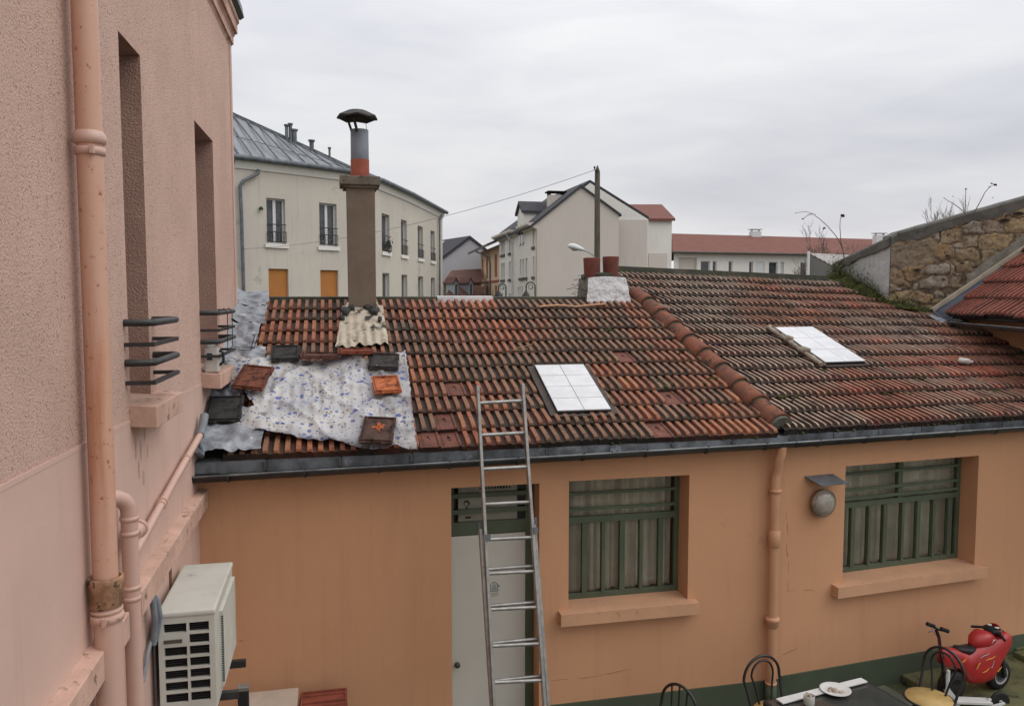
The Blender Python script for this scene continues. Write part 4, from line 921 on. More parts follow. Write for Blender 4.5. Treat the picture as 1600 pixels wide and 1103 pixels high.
# ================================================================== LADDER
LP0 = V((0,6.66,2.75)); LN = V((0,1,-.24)).normalized()
def lad(x, y, off=0): return pl(x, y, LP0+LN*off, LN)
tl_, bl_ = lad(746,603), lad(772,1103); tr2, br_ = lad(816,600), lad(851,1103)
def extend(a, b, z): return a+(b-a)*((z-a.z)/(b.z-a.z))
ld_ = thing('ladder', 'two-section aluminium ladder leaning on the roof in front of the white door', 'ladder', (1.4, 6.0, 0))
RU = (tl_-bl_).normalized()
lb, rb_ = bl_+(tl_-bl_)*-.0, br_+(tr2-br_)*-.0
def rail(a, b, name='rail', w_=.026, h_=.062):
    mb = MB(); d = (b-a).normalized(); mb.beam(a, b, w_, h_, up=LN); r = mb.build(name, alum, ld_, bevel=.004); return r
rail(bl_, tl_, 'upper_rail'); rail(br_, tr2, 'upper_rail')
for yy in (628,678,731,786,841,894,950,1007,1064):
    t = (yy-603)/500; 
    a = lad(746+26*t, yy+2); b = lad(816+35*t, yy-2); mb = MB(); mb.tube([a, b], .0155, 10); mb.build('rung', alum, ld_)
l2 = LN*.05
a0 = lad(750,822,.05); a1 = extend(a0, lad(768,1100,.05), .02); b0_ = lad(834,815,.05); b1_ = extend(b0_, lad(856,1100,.05), .02)
rail(a1, a0, 'lower_rail'); rail(b1_, b0_, 'lower_rail')
for k in range(7):
    z = .35+k*.29
    if z < a0.z-.1:
        mb = MB(); mb.tube([extend(a0,a1,z), extend(b0_,b1_,z)], .0155, 10); mb.build('rung', alum, ld_)
for p in (a0, b0_, lad(762,841,-.01), lad(836,830,-.01)):
    mb = MB(); mb.beam(p-RU*.02, p+RU*.035, .04, .075, up=LN); mb.build('guide_hook', zinc, ld_)
for p in (a1, b1_): mb = MB(); mb.beam(p, p+RU*.06, .035, .08, up=LN); mb.build('rubber_foot', blackplast, ld_)

# ================================================================== OILCLOTH AND LOOSE TILES ON THE ROOF
cm = bpy.data.materials.new('flowered_oilcloth'); cm.use_nodes = True; t = cm.node_tree; b = t.nodes['Principled BSDF']; Lk = t.links.new
tc = N('ShaderNodeTexCoord', t)
def vor(s_, th, rnd_=1.0, th2=None):
    v = N('ShaderNodeTexVoronoi', t); v.inputs['Scale'].default_value = s_; v.inputs['Randomness'].default_value = rnd_; Lk(tc.outputs['Object'], v.inputs['Vector'])
    r = N('ShaderNodeMapRange', t); r.inputs[1].default_value = th; r.inputs[2].default_value = th*.82; Lk(v.outputs['Distance'], r.inputs[0]); return r.outputs[0], v
def mixn(f, A, B):
    x = N('ShaderNodeMix', t, data_type='RGBA'); Lk(f, x.inputs['Factor'])
    for k, q_ in (('A', A), ('B', B)):
        if isinstance(q_, tuple): x.inputs[k].default_value = (*q_, 1)
        else: Lk(q_, x.inputs[k])
    return x.outputs['Result']
nn_ = N('ShaderNodeTexNoise', t); nn_.inputs['Scale'].default_value = 2.4; Lk(tc.outputs['Object'], nn_.inputs['Vector'])
r_ = N('ShaderNodeMapRange', t); r_.inputs[1].default_value = .4; r_.inputs[2].default_value = .62; Lk(nn_.outputs['Fac'], r_.inputs[0])
base = mixn(r_.outputs[0], (.55,.54,.515), (.38,.385,.41))
f_a, va = vor(27, .29); sepc = N('ShaderNodeSeparateColor', t); Lk(va.outputs['Color'], sepc.inputs[0]); 
two = N('ShaderNodeMapRange', t); two.inputs[1].default_value = .45; two.inputs[2].default_value = .55; Lk(sepc.outputs[0], two.inputs[0])
c_ = mixn(two.outputs[0], (.17,.15,.15), (.10,.12,.26))
col = mixn(f_a, base, c_)
f_b, vb = vor(11.5, .24); col = mixn(f_b, col, (.11,.14,.32)); f_c, _ = vor(5.2, .155); col = mixn(f_c, col, (.07,.10,.33)); f_c2, _ = vor(5.4, .06); col = mixn(f_c2, col, (.35,.42,.62))
Lk(col, b.inputs['Base Color']); b.inputs['Roughness'].default_value = .33; b.inputs['Specular IOR Level'].default_value = .5
rib = N('ShaderNodeBump', t); rib.inputs['Strength'].default_value = .25; rib.inputs['Distance'].default_value = .02; n3 = N('ShaderNodeTexNoise', t); n3.inputs['Scale'].default_value = 14; Lk(tc.outputs['Object'], n3.inputs['Vector']); Lk(n3.outputs['Fac'], rib.inputs['Height']); Lk(rib.outputs[0], b.inputs['Normal'])
# thin plastic lets a little of the tiles through
trn = N('ShaderNodeBsdfTransparent', t); mxs = N('ShaderNodeMixShader', t); outm = t.nodes['Material Output']
n4 = N('ShaderNodeTexNoise', t); n4.inputs['Scale'].default_value = 3.1; n4.inputs['Detail'].default_value = 3; Lk(tc.outputs['Object'], n4.inputs['Vector'])
n4r = N('ShaderNodeMapRange', t); n4r.inputs[1].default_value = .4; n4r.inputs[2].default_value = .62; n4r.inputs[3].default_value = .2; n4r.inputs[4].default_value = .72; Lk(n4.outputs['Fac'], n4r.inputs[0])
vcc = N('ShaderNodeVertexColor', t); vcc.layer_name = 'tint'; spc = N('ShaderNodeSeparateColor', t); Lk(vcc.outputs[0], spc.inputs[0]); mlt = N('ShaderNodeMath', t, operation='MULTIPLY'); Lk(n4r.outputs[0], mlt.inputs[0]); Lk(spc.outputs[0], mlt.inputs[1]); Lk(mlt.outputs[0], mxs.inputs[0]); Lk(b.outputs[0], mxs.inputs[1]); Lk(trn.outputs[0], mxs.inputs[2]); Lk(mxs.outputs[0], outm.inputs[0])
def interp(pts, t_):
    L = [0]
    for a, b_ in zip(pts[:-1], pts[1:]): L.append(L[-1]+math.dist(a, b_))
    x = t_*L[-1]
    for i in range(len(pts)-1):
        if x <= L[i+1] or i == len(pts)-2:
            k = (x-L[i])/max(1e-6, L[i+1]-L[i]); return (pts[i][0]+(pts[i+1][0]-pts[i][0])*k, pts[i][1]+(pts[i+1][1]-pts[i][1])*k)
topE = [(372,551),(420,557),(440,566),(500,562),(540,558),(575,566),(610,560),(633,548)]
botE = [(347,655),(372,668),(400,672),(450,680),(500,690),(560,697),(605,705),(652,704)]
lefE = [(372,551),(353,560),(352,590),(382,612),(398,640),(347,655)]; rigE = [(633,548),(640,600),(645,650),(652,704)]
mb = MB(); mb.smooth = True; nu, nv = 110, 80; vs = []
for i in range(nu+1):
    for j in range(nv+1):
        u, v = i/nu, j/nv
        T, B_, L_, R2_ = interp(topE,u), interp(botE,u), interp(lefE,v), interp(rigE,v)
        x = (1-v)*T[0]+v*B_[0]+(1-u)*L_[0]+u*R2_[0]-((1-u)*(1-v)*topE[0][0]+u*(1-v)*topE[-1][0]+(1-u)*v*botE[0][0]+u*v*botE[-1][0])
        y = (1-v)*T[1]+v*B_[1]+(1-u)*L_[1]+u*R2_[1]-((1-u)*(1-v)*topE[0][1]+u*(1-v)*topE[-1][1]+(1-u)*v*botE[0][1]+u*v*botE[-1][1])
        a, b_ = rp1(x, y, .11)
        nx = noise.noise(V((a*3.2, b_*3.2, 4)));
        fold = 1-abs(noise.noise(V((a*2.1+b_*1.3, b_*1.2-a*.4, 7))))*2.6
        fold2 = 1-abs(noise.noise(V((a*1.1-b_*2.6, b_*1.6+a*.8, 17))))*4.2; h = .118+.028*max(0,fold2)**2+.026*nx+.012*noise.noise(V((a*9,b_*7,1)))+.03*max(0,fold)**3+.010*math.cos(a/.0905*2*math.pi)*(.35+.65*(noise.noise(V((a*1.5,b_*1.5,2)))>0.05))*.5+.008*math.sin(b_/rowh*2*math.pi)
        if u > .8: h += .02*abs(noise.noise(V((a*16, b_*2.2, 3))))
        ed = min(u,1-u,v,1-v)
        if ed < .03: h += .018*noise.noise(V((a*12,b_*12,5)))
        jx_ = .012*noise.noise(V((b_*14,a*3,8)))*(ed < .02)
        vs.append(E1+DX*(a+jx_)+G1*(b_+jx_)+NR1*h)
mb.add(vs, [(i*(nv+1)+j, i*(nv+1)+j+1, (i+1)*(nv+1)+j+1, (i+1)*(nv+1)+j) for i in range(nu) for j in range(nv)])
for k in range(len(mb.c)):     # the single outer layer of plastic is thinner than the doubled middle
    i, j = k//nv, k%nv; u, v = i/nu, j/nv
    e_ = max(0, (u-.76)/.10, (.14-u)/.08, (.1-v)/.07, (v-.93)/.05); t_ = min(1, e_)*.9+.12; mb.c[k] = (t_,t_,t_,1)
cl = mb.build('oilcloth', cm); tag(cl, 'crumpled white oilcloth with blue flowers spread over the roof tiles', 'tablecloth')
so = cl.modifiers.new('thick', 'SOLIDIFY'); so.thickness = .0015

def loose_tile(x, y, w_, l_, ang, colr, label, back=True, h=.17, tilt=0, marks=1, spots=None):
    w_ *= 1.12; l_ *= 1.25
    s, v = rp1(x, y, h); O = E1+DX*s+G1*v+NR1*h
    ca, sa = math.cos(ang), math.sin(ang); ex = DX*ca+G1*sa; ey = G1*ca-DX*sa; n = NR1
    if tilt: q_ = Matrix.Rotation(tilt, 3, ex); ey = q_ @ ey; n = q_ @ n
    tl = thing('loose_tile', label, 'roof tile', O-n*.02, 'loose roof tiles weighing down the oilcloth')
    P = lambda a, b_, c: O+ex*(a*w_/2)+ey*(b_*l_/2)+n*c
    mb = MB(); mb.col = (*colr, 1)
    # notched slab
    out_ = [(-1,-1),(-.35,-1),(-.3,-.93),(.3,-.93),(.35,-1),(1,-.96),(1,-.2),(.94,-.15),(.94,.3),(1,.35),(.98,1),(.2,1),(.15,.95),(-.98,1)]
    mb.prism([P(a,b_,-.012) for a, b_ in out_], n*.02); mb.build('slab', loose_m, tl, bevel=.003)
    mb = MB(); mb.col = (colr[0]*.85, colr[1]*.85, colr[2]*.85, 1)
    for a, b_, c, d in ((-.95,-.92,-.95,.92),(.9,-.92,.9,.92),(-.8,-.9,-.8,.9),(-.9,.88,.88,.88),(-.7,-.85,.85,-.85)):
        mb.beam(P(a,b_,.014), P(c,d,.014), .014, .014, up=n)
    mb.build('rim', loose_m, tl)
    mb = MB(); mb.col = (*(spots or (colr[0]*1.25, colr[1]*1.2, colr[2]*1.1)), 1); rnd = random.Random(int(x*7+y))
    if marks == 2:
        for k in range(9):
            t0 = rnd.uniform(0, 2*math.pi); r1 = rnd.uniform(.2,.55)
            mb.beam(P(.05*math.cos(t0),.05*math.sin(t0)+.15,.0115), P(r1*math.cos(t0),r1*math.sin(t0)*.7+.15,.0105), rnd.uniform(.012,.03), .006, up=n)
    else:
        for k in (-1, 1): mb.beam(P(-.5,.3*k-.15,.0095), P(.45,.3*k+.15,.0095), .005, .003, up=n)
    mb.lathe([(.0,.013),(.01,.0135),(.014,.009)], P(0,0,0), 10, axis=n); mb.build('relief', loose_m, tl)
DK = (.045,.042,.042); BR = (.20,.07,.042); OR = (.50,.15,.06)
loose_tile(446,552,.24,.27,.02,DK,'dark slate-coloured loose tile at the top left edge of the oilcloth',marks=0)
loose_tile(396,590,.26,.31,-.25,BR,'reddish brown loose tile leaning over the left part of the oilcloth',tilt=.12,h=.20,spots=(.05,.04,.035))
loose_tile(351,639,.27,.36,.0,(.038,.036,.036),'blackened loose tile low on the lead strip at the left edge',marks=0,h=.15)
loose_tile(600,565,.27,.27,-.12,(.05,.045,.042),'dark loose tile at the top right corner of the oilcloth',marks=0,h=.175)
loose_tile(604,601,.23,.26,.05,OR,'bright orange loose tile on the right part of the oilcloth',h=.18,spots=(.30,.08,.035))
loose_tile(591,672,.25,.34,-.16,(.09,.05,.04),'dark loose tile with an orange star mark at the lower right of the oilcloth',h=.175,spots=(.45,.12,.04),marks=2)
loose_tile(500,556,.34,.20,-.04,(.13,.055,.04),'brown loose tile lying nearly flat in the middle of the top edge',h=.19,tilt=-.28,marks=0)
loose_tile(556,549,.33,.18,-.03,(.26,.075,.04),'red loose tile leaning against the rows below the tall chimney',h=.20,tilt=-.3,marks=0)
bt = thing('plastic_bottle', 'small white plastic bottle lying on the back roof', 'bottle', H0+D2*3.6)
s, v = rp2(1507,567,.08); P = H0+D2*s+G2*v+NR2*.105
mb = MB(); ax_ = (D2*.9-G2*.35).normalized(); mb.lathe([(.02,-.08),(.034,-.07),(.036,.04),(.02,.065),(.014,.07)], P, 14, axis=ax_); bt.location = P; mb.build('body', mat('white_bottle', (.6,.58,.54), (.45,.42,.38), 20), bt)
mb = MB(); mb.lathe([(.016,.07),(.017,.09),(.0,.091)], P, 12, axis=ax_); mb.build('cap', whitem, bt)
# fallen twigs
mb = MB()
for x, y, a in ((820,543,.7),(812,548,.2)):
    s, v = rp1(x, y, .06); mb.tube([E1+DX*(s-.1)+G1*(v-.06*a)+NR1*.075, E1+DX*s+G1*v+NR1*.07, E1+DX*(s+.1)+G1*(v+.08*a)+NR1*.075], .005, 5)
tag(mb.build('dry_twig', mat('dry_stick', (.3,.2,.1))), 'dry pale twigs fallen on the front roof', 'twig')
#PART2
# ================================================================== STONE WALL ON THE RIGHT
B0 = V((8.042,10.383,0)); DB = (V((8.889,10.052,0))-B0).normalized(); NB = V((-DB.y, DB.x, 0))   # NB points away from the camera
A0 = V((7.955,11.62,0)); DA = (B0-A0); LA = DA.length; DA.normalize(); NA = V((-DA.y, DA.x, 0))
sw_ = thing('stone_wall', 'crumbling rubble stone wall with grey coping rising behind the right roof', 'wall', B0)
stone = bpy.data.materials.new('rubble_stone'); stone.use_nodes = True; t = stone.node_tree; b = t.nodes['Principled BSDF']; Lk = t.links.new; b.inputs['Roughness'].default_value = .95; b.inputs['Specular IOR Level'].default_value = .15
tc = N('ShaderNodeTexCoord', t); vc = N('ShaderNodeVertexColor', t); vc.layer_name = 'tint'
def tn(s_, d=6, r=.65):
    n = N('ShaderNodeTexNoise', t); n.inputs['Scale'].default_value = s_; n.inputs['Detail'].default_value = d; n.inputs['Roughness'].default_value = r; Lk(tc.outputs['Object'], n.inputs['Vector']); return n
def trp(v, a, b_, lo=0, hi=1):
    r = N('ShaderNodeMapRange', t); r.inputs[1].default_value = a; r.inputs[2].default_value = b_; r.inputs[3].default_value = lo; r.inputs[4].default_value = hi; Lk(v, r.inputs[0]); return r.outputs[0]
c_ = mixn(trp(tn(7).outputs[0], .35, .65), vc.outputs[0], (.20,.155,.105)); c_ = mixn(trp(tn(20).outputs[0], .57, .66), c_, (.075,.062,.05)); c_ = mixn(trp(tn(3.2).outputs[0], .6, .68), c_, (.27,.24,.21))
Lk(c_, b.inputs['Base Color']); bn = N('ShaderNodeBump', t); bn.inputs['Strength'].default_value = .9; bn.inputs['Distance'].default_value = .03; Lk(tn(24, 8).outputs[0], bn.inputs['Height']); Lk(bn.outputs[0], b.inputs['Normal'])
mortar = mat('wall_mortar', (.15,.12,.088), (.085,.068,.05), 7, c3=(.04,.035,.03), s3=13, t3=.56, bump=1, bs=26, bd=.04, rough=1)
coping_m = mat('coping_cement', (.15,.145,.13), (.10,.098,.085), 5, c3=(.055,.05,.04), s3=9, t3=.58, bump=.5, bs=40, rough=1)
ztopB = lambda s: 4.965+(s+.03)*.286 + (.03 if s > .1 else 0)
ztopA = lambda s: 4.62+(s/LA)*.345
def qB(s, o, z): return B0+DB*s-NB*o+V((0,0,z))
rnd = random.Random(21)
# backing
mb = MB(); mb.prism([qB(-.0,-.0,3.2),qB(4.2,0,3.2),qB(4.2,0,ztopB(4.2)-.05),qB(0,0,ztopB(0)-.05)], NB*.35); mb.build('core', mortar, sw_)
# rubble: irregular stones standing proud of crumbling joints
mb = MB(); mb.smooth = True; ns_, nz_ = 250, 150; S0_, S1_, Z0_, Z1_ = .0, 4.1, 3.45, 6.1
pal = [(.47,.36,.20),(.42,.33,.20),(.36,.30,.23),(.34,.25,.15),(.45,.38,.28),(.52,.39,.18),(.28,.22,.16),(.40,.27,.14),(.42,.38,.32)]
def relief(a, z):
    wx_ = a*3.0+.28*noise.noise(V((a*2.2, z*2.2, 3)))+.14*noise.noise(V((a*7, z*7, 1))); wz_ = z*5.0+.2*noise.noise(V((a*2.0, z*2.0, 9)))+.14*noise.noise(V((a*8, z*8, 5)))
    dd, pp = noise.voronoi(V((wx_, wz_, .5)), distance_metric='CHEBYCHEV')
    g_ = dd[1]-dd[0]; k = min(1, max(0, (g_-.035)/.10)); k = k*k*(3-2*k)
    fill = max(0, min(1, (noise.noise(V((a*1.3+4, z*1.6, 12)))-.12)*3))      # places where mortar still covers the joints
    rnd_ = math.sin(pp[0].x*91.7+pp[0].y*37.3)*43758.5; rnd_ -= math.floor(rnd_)
    return k, fill, rnd_
grid = []
for i in range(ns_+1):
    for j in range(nz_+1):
        a = S0_+(S1_-S0_)*i/ns_; z = Z0_+(Z1_-Z0_)*j/nz_; z = min(z, ztopB(a)-.04); k, fill, q_ = relief(a, z)
        o = .012+.015*k*(.5+.8*q_)*(1-.6*fill)+.014*noise.noise(V((a*9, z*9, 2)))+.010*noise.noise(V((a*24, z*24, 2)))+.012*fill
        grid.append(qB(a, max(.004, o), z))
for i in range(ns_):
    for j in range(nz_):
        a = S0_+(S1_-S0_)*(i+.5)/ns_; z = Z0_+(Z1_-Z0_)*(j+.5)/nz_
        if z > ztopB(a)+.02: continue
        k, fill, q_ = relief(a, z); c = pal[int(q_*8.99)]; jm = (.085,.068,.05) if fill < .4 else (.27,.24,.19)
        t_ = min(1, k*1.5); 
        if fill > .85: c = tuple(.35*x+.65*y for x, y in zip(c, (.27,.23,.18)))
        mb.col = (*[jm[n]*(1-t_)+c[n]*t_ for n in range(3)], 1)
        p = i*(nz_+1)+j; mb.f.append([p, p+nz_+1, p+nz_+2, p+1]); mb.m.append(0); mb.c.append(mb.col); mb.sm.append(True)
mb.v = grid
mb.build('stonework', stone, sw_)
# render patch hugging the right part along the neighbour's verge, and plastered length with its own face
mb = MB(); mb.prism([A0+V((0,0,3)), B0+V((0,0,3)), B0+V((0,0,ztopA(LA)-.08)), A0+V((0,0,ztopA(0)-.05))], NA*.35)
mb.build('plastered_part', mat('stained_white_plaster', (.46,.46,.44), (.36,.36,.345), 2.2, c3=(.13,.12,.10), s3=3.4, t3=.58, bump=.5, bs=14, bd=.03, dirt=((.12,.11,.10), .7)), sw_)
mb = MB(); mb.smooth = True; nn = 30; vs = []
for i in range(nn+1):
    s = 1.05+2.4*i/nn; base = 4.02+(s-.62)*.76-.02
    for j, (dz, o) in enumerate(((-.5,.05),(-.1,.075),(.02,.06),(.09+.05*noise.noise(V((s*4,0,0))),.0))): vs.append(qB(s, o+.02*noise.noise(V((s*7,j,2))), base+dz))
mb.add(vs, [(i*4+j, (i+1)*4+j, (i+1)*4+j+1, i*4+j+1) for i in range(nn) for j in range(3)])
mb.build('cement_fillet', mat('rough_cement', (.24,.22,.19), (.15,.135,.11), 6, bump=1, bs=26, bd=.03, rough=1), sw_)
# coping: ragged cement cap
for kind in ('A','B'):
    mb = MB(); mb.smooth = False; n_ = 34; L_ = LA if kind == 'A' else 4.2; vs = []
    for i in range(n_+1):
        s = L_*i/n_; zt = ztopA(s) if kind == 'A' else ztopB(s)
        low = .13+.05*noise.noise(V((s*2.4, 3, 1)))+(.03*noise.noise(V((s*9,1,1))))+(.0 if kind == 'A' else .06*math.sin(s*3.1)**2)
        for o, zz in ((.035,zt-low),(.05,zt-.03),(.03,zt),(-.38,zt+.015),(-.38,zt-.15)):
            z_ = zz+.008*noise.noise(V((s*5,o*4,2)))
            vs.append((A0+DA*s-NA*o if kind == 'A' else B0+DB*s-NB*o)+V((0,0,z_)))
    mb.add(vs, [(i*5+j, (i+1)*5+j, (i+1)*5+j+1, i*5+j+1) for i in range(n_) for j in range(4)]+[(4,3,2,1,0), tuple(n_*5+j for j in range(5))])
    o = mb.build('coping', coping_m, sw_)
jvoid = mat('joint_void', (.018,.014,.011), rough=1)
# dark holes and loosened joints
for x, y, r in ((1433,423,.045),(1503,412,.03),(1462,430,.02),(1480,400,.025),(1523,418,.03),(1570,345,.05),(1591,335,.06),(1475,437,.025)):
    p = pl(x, y, B0-NB*.05, NB); mb = MB(); mb.smooth = True
    mb.add([p+DB*(c[0]*r*1.4)+V((0,0,c[2]*r*.7))-NB*(c[1]*.012) for c in ico], icf)
    mb.build('hole', jvoid, sw_)

# ================================================================== NEIGHBOUR'S LEAN-TO
EG = V((-.36,-.933,0)).normalized(); G0 = V((8.68,9.97,3.80)); SL = .88
nb = thing('neighbour_house', 'neighbouring pink house with a steep red tiled roof at the right edge', 'house', (8.9,9,0))
UG = V((DB.x, DB.y, SL)).normalized(); NG = EG.cross(UG).normalized()
mb = MB()
def col3(s, v, rnd):
    k = rnd.uniform(.8,1.15); c = rnd.choice([(.20,.055,.038),(.17,.045,.034),(.13,.042,.034)]); return tuple(x*k for x in c)
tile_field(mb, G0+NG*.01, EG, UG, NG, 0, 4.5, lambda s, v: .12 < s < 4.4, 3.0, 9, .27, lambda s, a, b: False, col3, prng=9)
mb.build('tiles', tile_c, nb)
mb = MB(); a = G0-NG*.03; mb.prism([a, a+EG*4.5, a+EG*4.5+UG*3.0, a+UG*3.0], NG*.02); mb.build('roof_deck', MATS['bitumen_felt'], nb)
# verge: cream board on top, slate-blue lead apron inside
vb0 = pl(1457,483,B0-NB*.17,NB); vb1 = pl(1600,386,B0-NB*.17,NB); vd = (vb1-vb0).normalized(); vp = NB.cross(vd).normalized()
if vp.z < 0: vp = -vp
e_ = vb0+(vb1-vb0)*2.2; n_ = 3
mb = MB()
for k in range(n_):
    a = vb0+(e_-vb0)*(k/n_); b_ = vb0+(e_-vb0)*((k+1)/n_)-vd*.006; mb.hexa([a-vp*.05,b_-vp*.05,b_-vp*.05+NB*.12,a-vp*.05+NB*.12,a,b_,b_+NB*.12,a+NB*.12])
mb.build('barge_board', mat('cream_verge', (.42,.37,.28), (.34,.3,.23), 6, c3=(.15,.13,.1), s3=12, t3=.62), nb)
mb = MB(); mb.smooth = True; vs = []; nn = 30
for i in range(nn+1):
    p = vb0-vd*.02+(e_-vb0)*(i/nn)
    for j, (dz, o) in enumerate(((-.045,.015),(-.09,.05),(-.15,.08),(-.20,.16),(-.19,.30))):
        vs.append(p+vp*(dz+.014*noise.noise(V((i*.5,j,3))))-NB*(o+.012*noise.noise(V((i*.45,j,9)))))
mb.add(vs, [(i*5+j, (i+1)*5+j, (i+1)*5+j+1, i*5+j+1) for i in range(nn) for j in range(4)]); o = mb.build('verge_flashing', mat('blue_lead', (.075,.085,.11), (.05,.055,.07), 5, rough=.45, bump=.3, bs=12), nb)
so = o.modifiers.new('thick', 'SOLIDIFY'); so.thickness = .006
mb = MB(); mb.prism([vb0-NB*.03-vp*.02-vd*.03, vb0-NB*.28-vp*.22-vd*.03, vb0-NB*.26-vp*.30+vd*.05, vb0-vp*.12+vd*.08], vd*.01); mb.build('flashing_end', MATS['blue_lead'], nb)
gg = V((8.66,9.98,3.73)); gutter(gg+EG*.02-DB*.03, gg+EG*4.0-DB*.03, 'gutter', mat('brown_gutter', (.05,.045,.045), rough=.35, spec=.5), nb, r=.055)
wA, wB = V((8.92,10.0,0)), V((8.86,6.3,0)); wn = V((1,0,0))
mb = MB(); mb.prism([wA+V((0,0,2.2)), wB+V((0,0,2.2)), wB+V((0,0,3.85)), wA+V((0,0,3.85))], (.2,0,0)); mb.build('wall', orange, nb)
# lead scrap in the corner
mb = MB(); mb.smooth = True; s0, v0 = rp2(1478,500,.05); vs = []
for i in range(9):
    for j in range(7): vs.append(H0+D2*(s0-.22+.42*i/8)+G2*(v0-.12+.26*j/6)+NR2*(.07+.03*noise.noise(V((i*.6,j*.7,4)))))
mb.add(vs, [(i*7+j, (i+1)*7+j, (i+1)*7+j+1, i*7+j+1) for i in range(8) for j in range(6)]); mb.build('corner_flashing', lead, nb)

# greenery growing where the wall meets the roof
mb = MB(); rnd = random.Random(31); 
def base_pt(u):   # along the wall foot on the roof plane
    pts = [(1306,436),(1330,452),(1362,468),(1400,482),(1452,492)]; x, y = interp(pts, u); return pl(x, y, H0, NR2)
for k in range(8000):
    u = rnd.random()**1.5; P = base_pt(u); hmax = .24*(1-u)**.8+.06; hh = abs(rnd.gauss(0, hmax*.55)); 
    P = P+V((rnd.gauss(.0,.05+.04*(1-u)), rnd.gauss(-.02,.06), hh))
    s = rnd.uniform(.008,.02); a = V((rnd.gauss(0,1),rnd.gauss(0,1),rnd.gauss(0,1))).normalized(); b_ = a.orthogonal().normalized()
    g_ = rnd.choice([(.9,.95,.7),(1.5,1.3,.6),(.6,.6,.6),(2.2,1.8,.7),(1.1,.8,.7),(1.4,1.0,.8)]); mb.col = (*g_, 1)
    mb.quad(P-a*s, P+b_*s*.55, P+a*s, P-b_*s*.55)
tag(mb.build('weeds', leaf_m, None, kind='stuff'), 'green weeds and moss growing at the foot of the stone wall', 'weeds')
mb = MB(); mb.smooth = True
for k in range(420):
    u = rnd.random()**1.1; P = base_pt(u)+V((rnd.gauss(0,.05), rnd.gauss(-.03,.06), .02)); r = rnd.uniform(.05,.13)*(1.25-u)
    mb.add([P+V((p.x*r*rnd.uniform(.8,1.2), p.y*r, p.z*r*.8)) for p in ico], icf)
tag(mb.build('moss_bank', moss_m, None, kind='stuff'), 'dark moss bank filling the angle between stone wall and roof', 'moss')

def c2(cx, cy): return (1230+cx/4.595, 260+cy/4.595)
def c1p(cx, cy): return (1380+cx/3.94, 290+cy/3.94)
def bramble(pts, d, leaves, label, conv):
    mb = MB(); P = [dp(*conv(*p), d) for p in pts]; n = len(P); mb.tube(P, [.003+.006*i/n for i in range(n)], 5)
    tg = thing('bramble', label, 'bramble', P[-1], 'bare bramble stems growing on the stone wall'); mb.build('stem', twig_m, tg)
    dlm = MATS.get('dead_leaf') or mat('dead_leaf', (.05,.04,.03))
    for x, y, r in leaves:
        m2 = MB()
        p = dp(*conv(x, y), d)
        for _ in range(6):
            a = V((random.gauss(0,1),random.gauss(0,1),random.gauss(0,1))).normalized(); b_ = a.orthogonal().normalized(); m2.quad(p-a*r, p+b_*r*.7, p+a*r, p-b_*r*.7)
        m2.build('leaf', dlm, tg)
bramble([(60,335),(130,325),(180,340),(235,380),(290,430),(350,500),(380,550),(400,600),(412,690)], 12.2, [(112,378,.02),(265,445,.028),(60,338,.01),(200,345,.01)], 'long bare bramble arching left over the weeds by the wall end', c2)
bramble([(398,355),(382,370),(378,430),(385,540),(400,600),(415,700)], 12.1, [(398,355,.04)], 'straight thin bramble stem with a dead leaf at its tip by the wall end', c2)
bramble([(112,378),(150,350),(180,342)], 12.2, [], 'short side shoot hanging from the long arching bramble', c2)
bramble([(375,78),(400,95),(430,110),(470,140),(505,172),(520,200)], 11.6, [(375,78,.012),(430,68,.012)], 'short bramble shoot leaning left on top of the stone wall', c1p)
bramble([(509,18),(507,80),(504,165)], 11.5, [(509,22,.022)], 'short upright bramble stem on top of the stone wall', c1p)
bramble([(690,-8),(655,8),(625,45),(600,95),(575,140),(560,165)], 11.3, [(690,-4,.03),(655,10,.016),(675,75,.012),(668,-12,.02)], 'bramble shoot leaning right on top of the stone wall', c1p)

# ================================================================== BARE TREES
def tree(x, y0, y1, d, label, spread, n0, seed, col=twig_m, lean=0, upright=.5):
    rnd = random.Random(seed); top = dp(x, y1, d); H = top.z-0.0
    base = dp(x, 462, d); base.z = 0
    tg = thing('bare_tree', label, 'tree', base, 'leafless trees beyond the roofs')
    mt = MB(); mc = MB()
    fork = H*.42; mt.tube([base, base+V((0,0,fork*.5)), base+V((lean,0,fork))], [H*.022,H*.017,H*.013], 8); mt.build('trunk', col, tg)
    def br(p, dr, L, r, lev):
        k = 4; pts = [p]; dd = dr.copy()
        for i in range(k):
            dd = (dd+V((rnd.gauss(0,.10),rnd.gauss(0,.10),.06+.05*upright))).normalized(); pts.append(pts[-1]+dd*(L/k))
        mc.tube(pts, [r*(1-.6*i/k) for i in range(k+1)], 4 if lev < 2 else 3, cap=False)
        if lev < 4:
            for i in range(rnd.choice((3,4)) if lev < 3 else 4):
                t_ = rnd.uniform(.3,1); j = min(k-1, int(t_*k)); q_ = pts[j].lerp(pts[j+1], t_*k-j)
                sp_ = spread*(1.1 if lev else .8)
                nd = (dd+V((rnd.gauss(0,sp_),rnd.gauss(0,sp_),rnd.uniform(-.1,.5)))).normalized(); br(q_, nd, L*rnd.uniform(.45,.70), max(r*.5, d*.00017), lev+1)
    for i in range(n0):
        a = 2*math.pi*i/n0+rnd.random(); t_ = rnd.uniform(.6,1); st = base+V((lean*t_,0,fork*t_))
        br(st, V((math.cos(a)*spread*.7, math.sin(a)*spread*.7, 1)).normalized(), (H-fork)*rnd.uniform(.40,.54), H*.005, 0)
    mc.build('crown', col, tg)
tree(1289, 438, 352, 38, 'round bare tree standing before the long red-roofed building', .44, 24, 3, col=mat('reddish_twigs', (.15,.105,.095), rough=1))
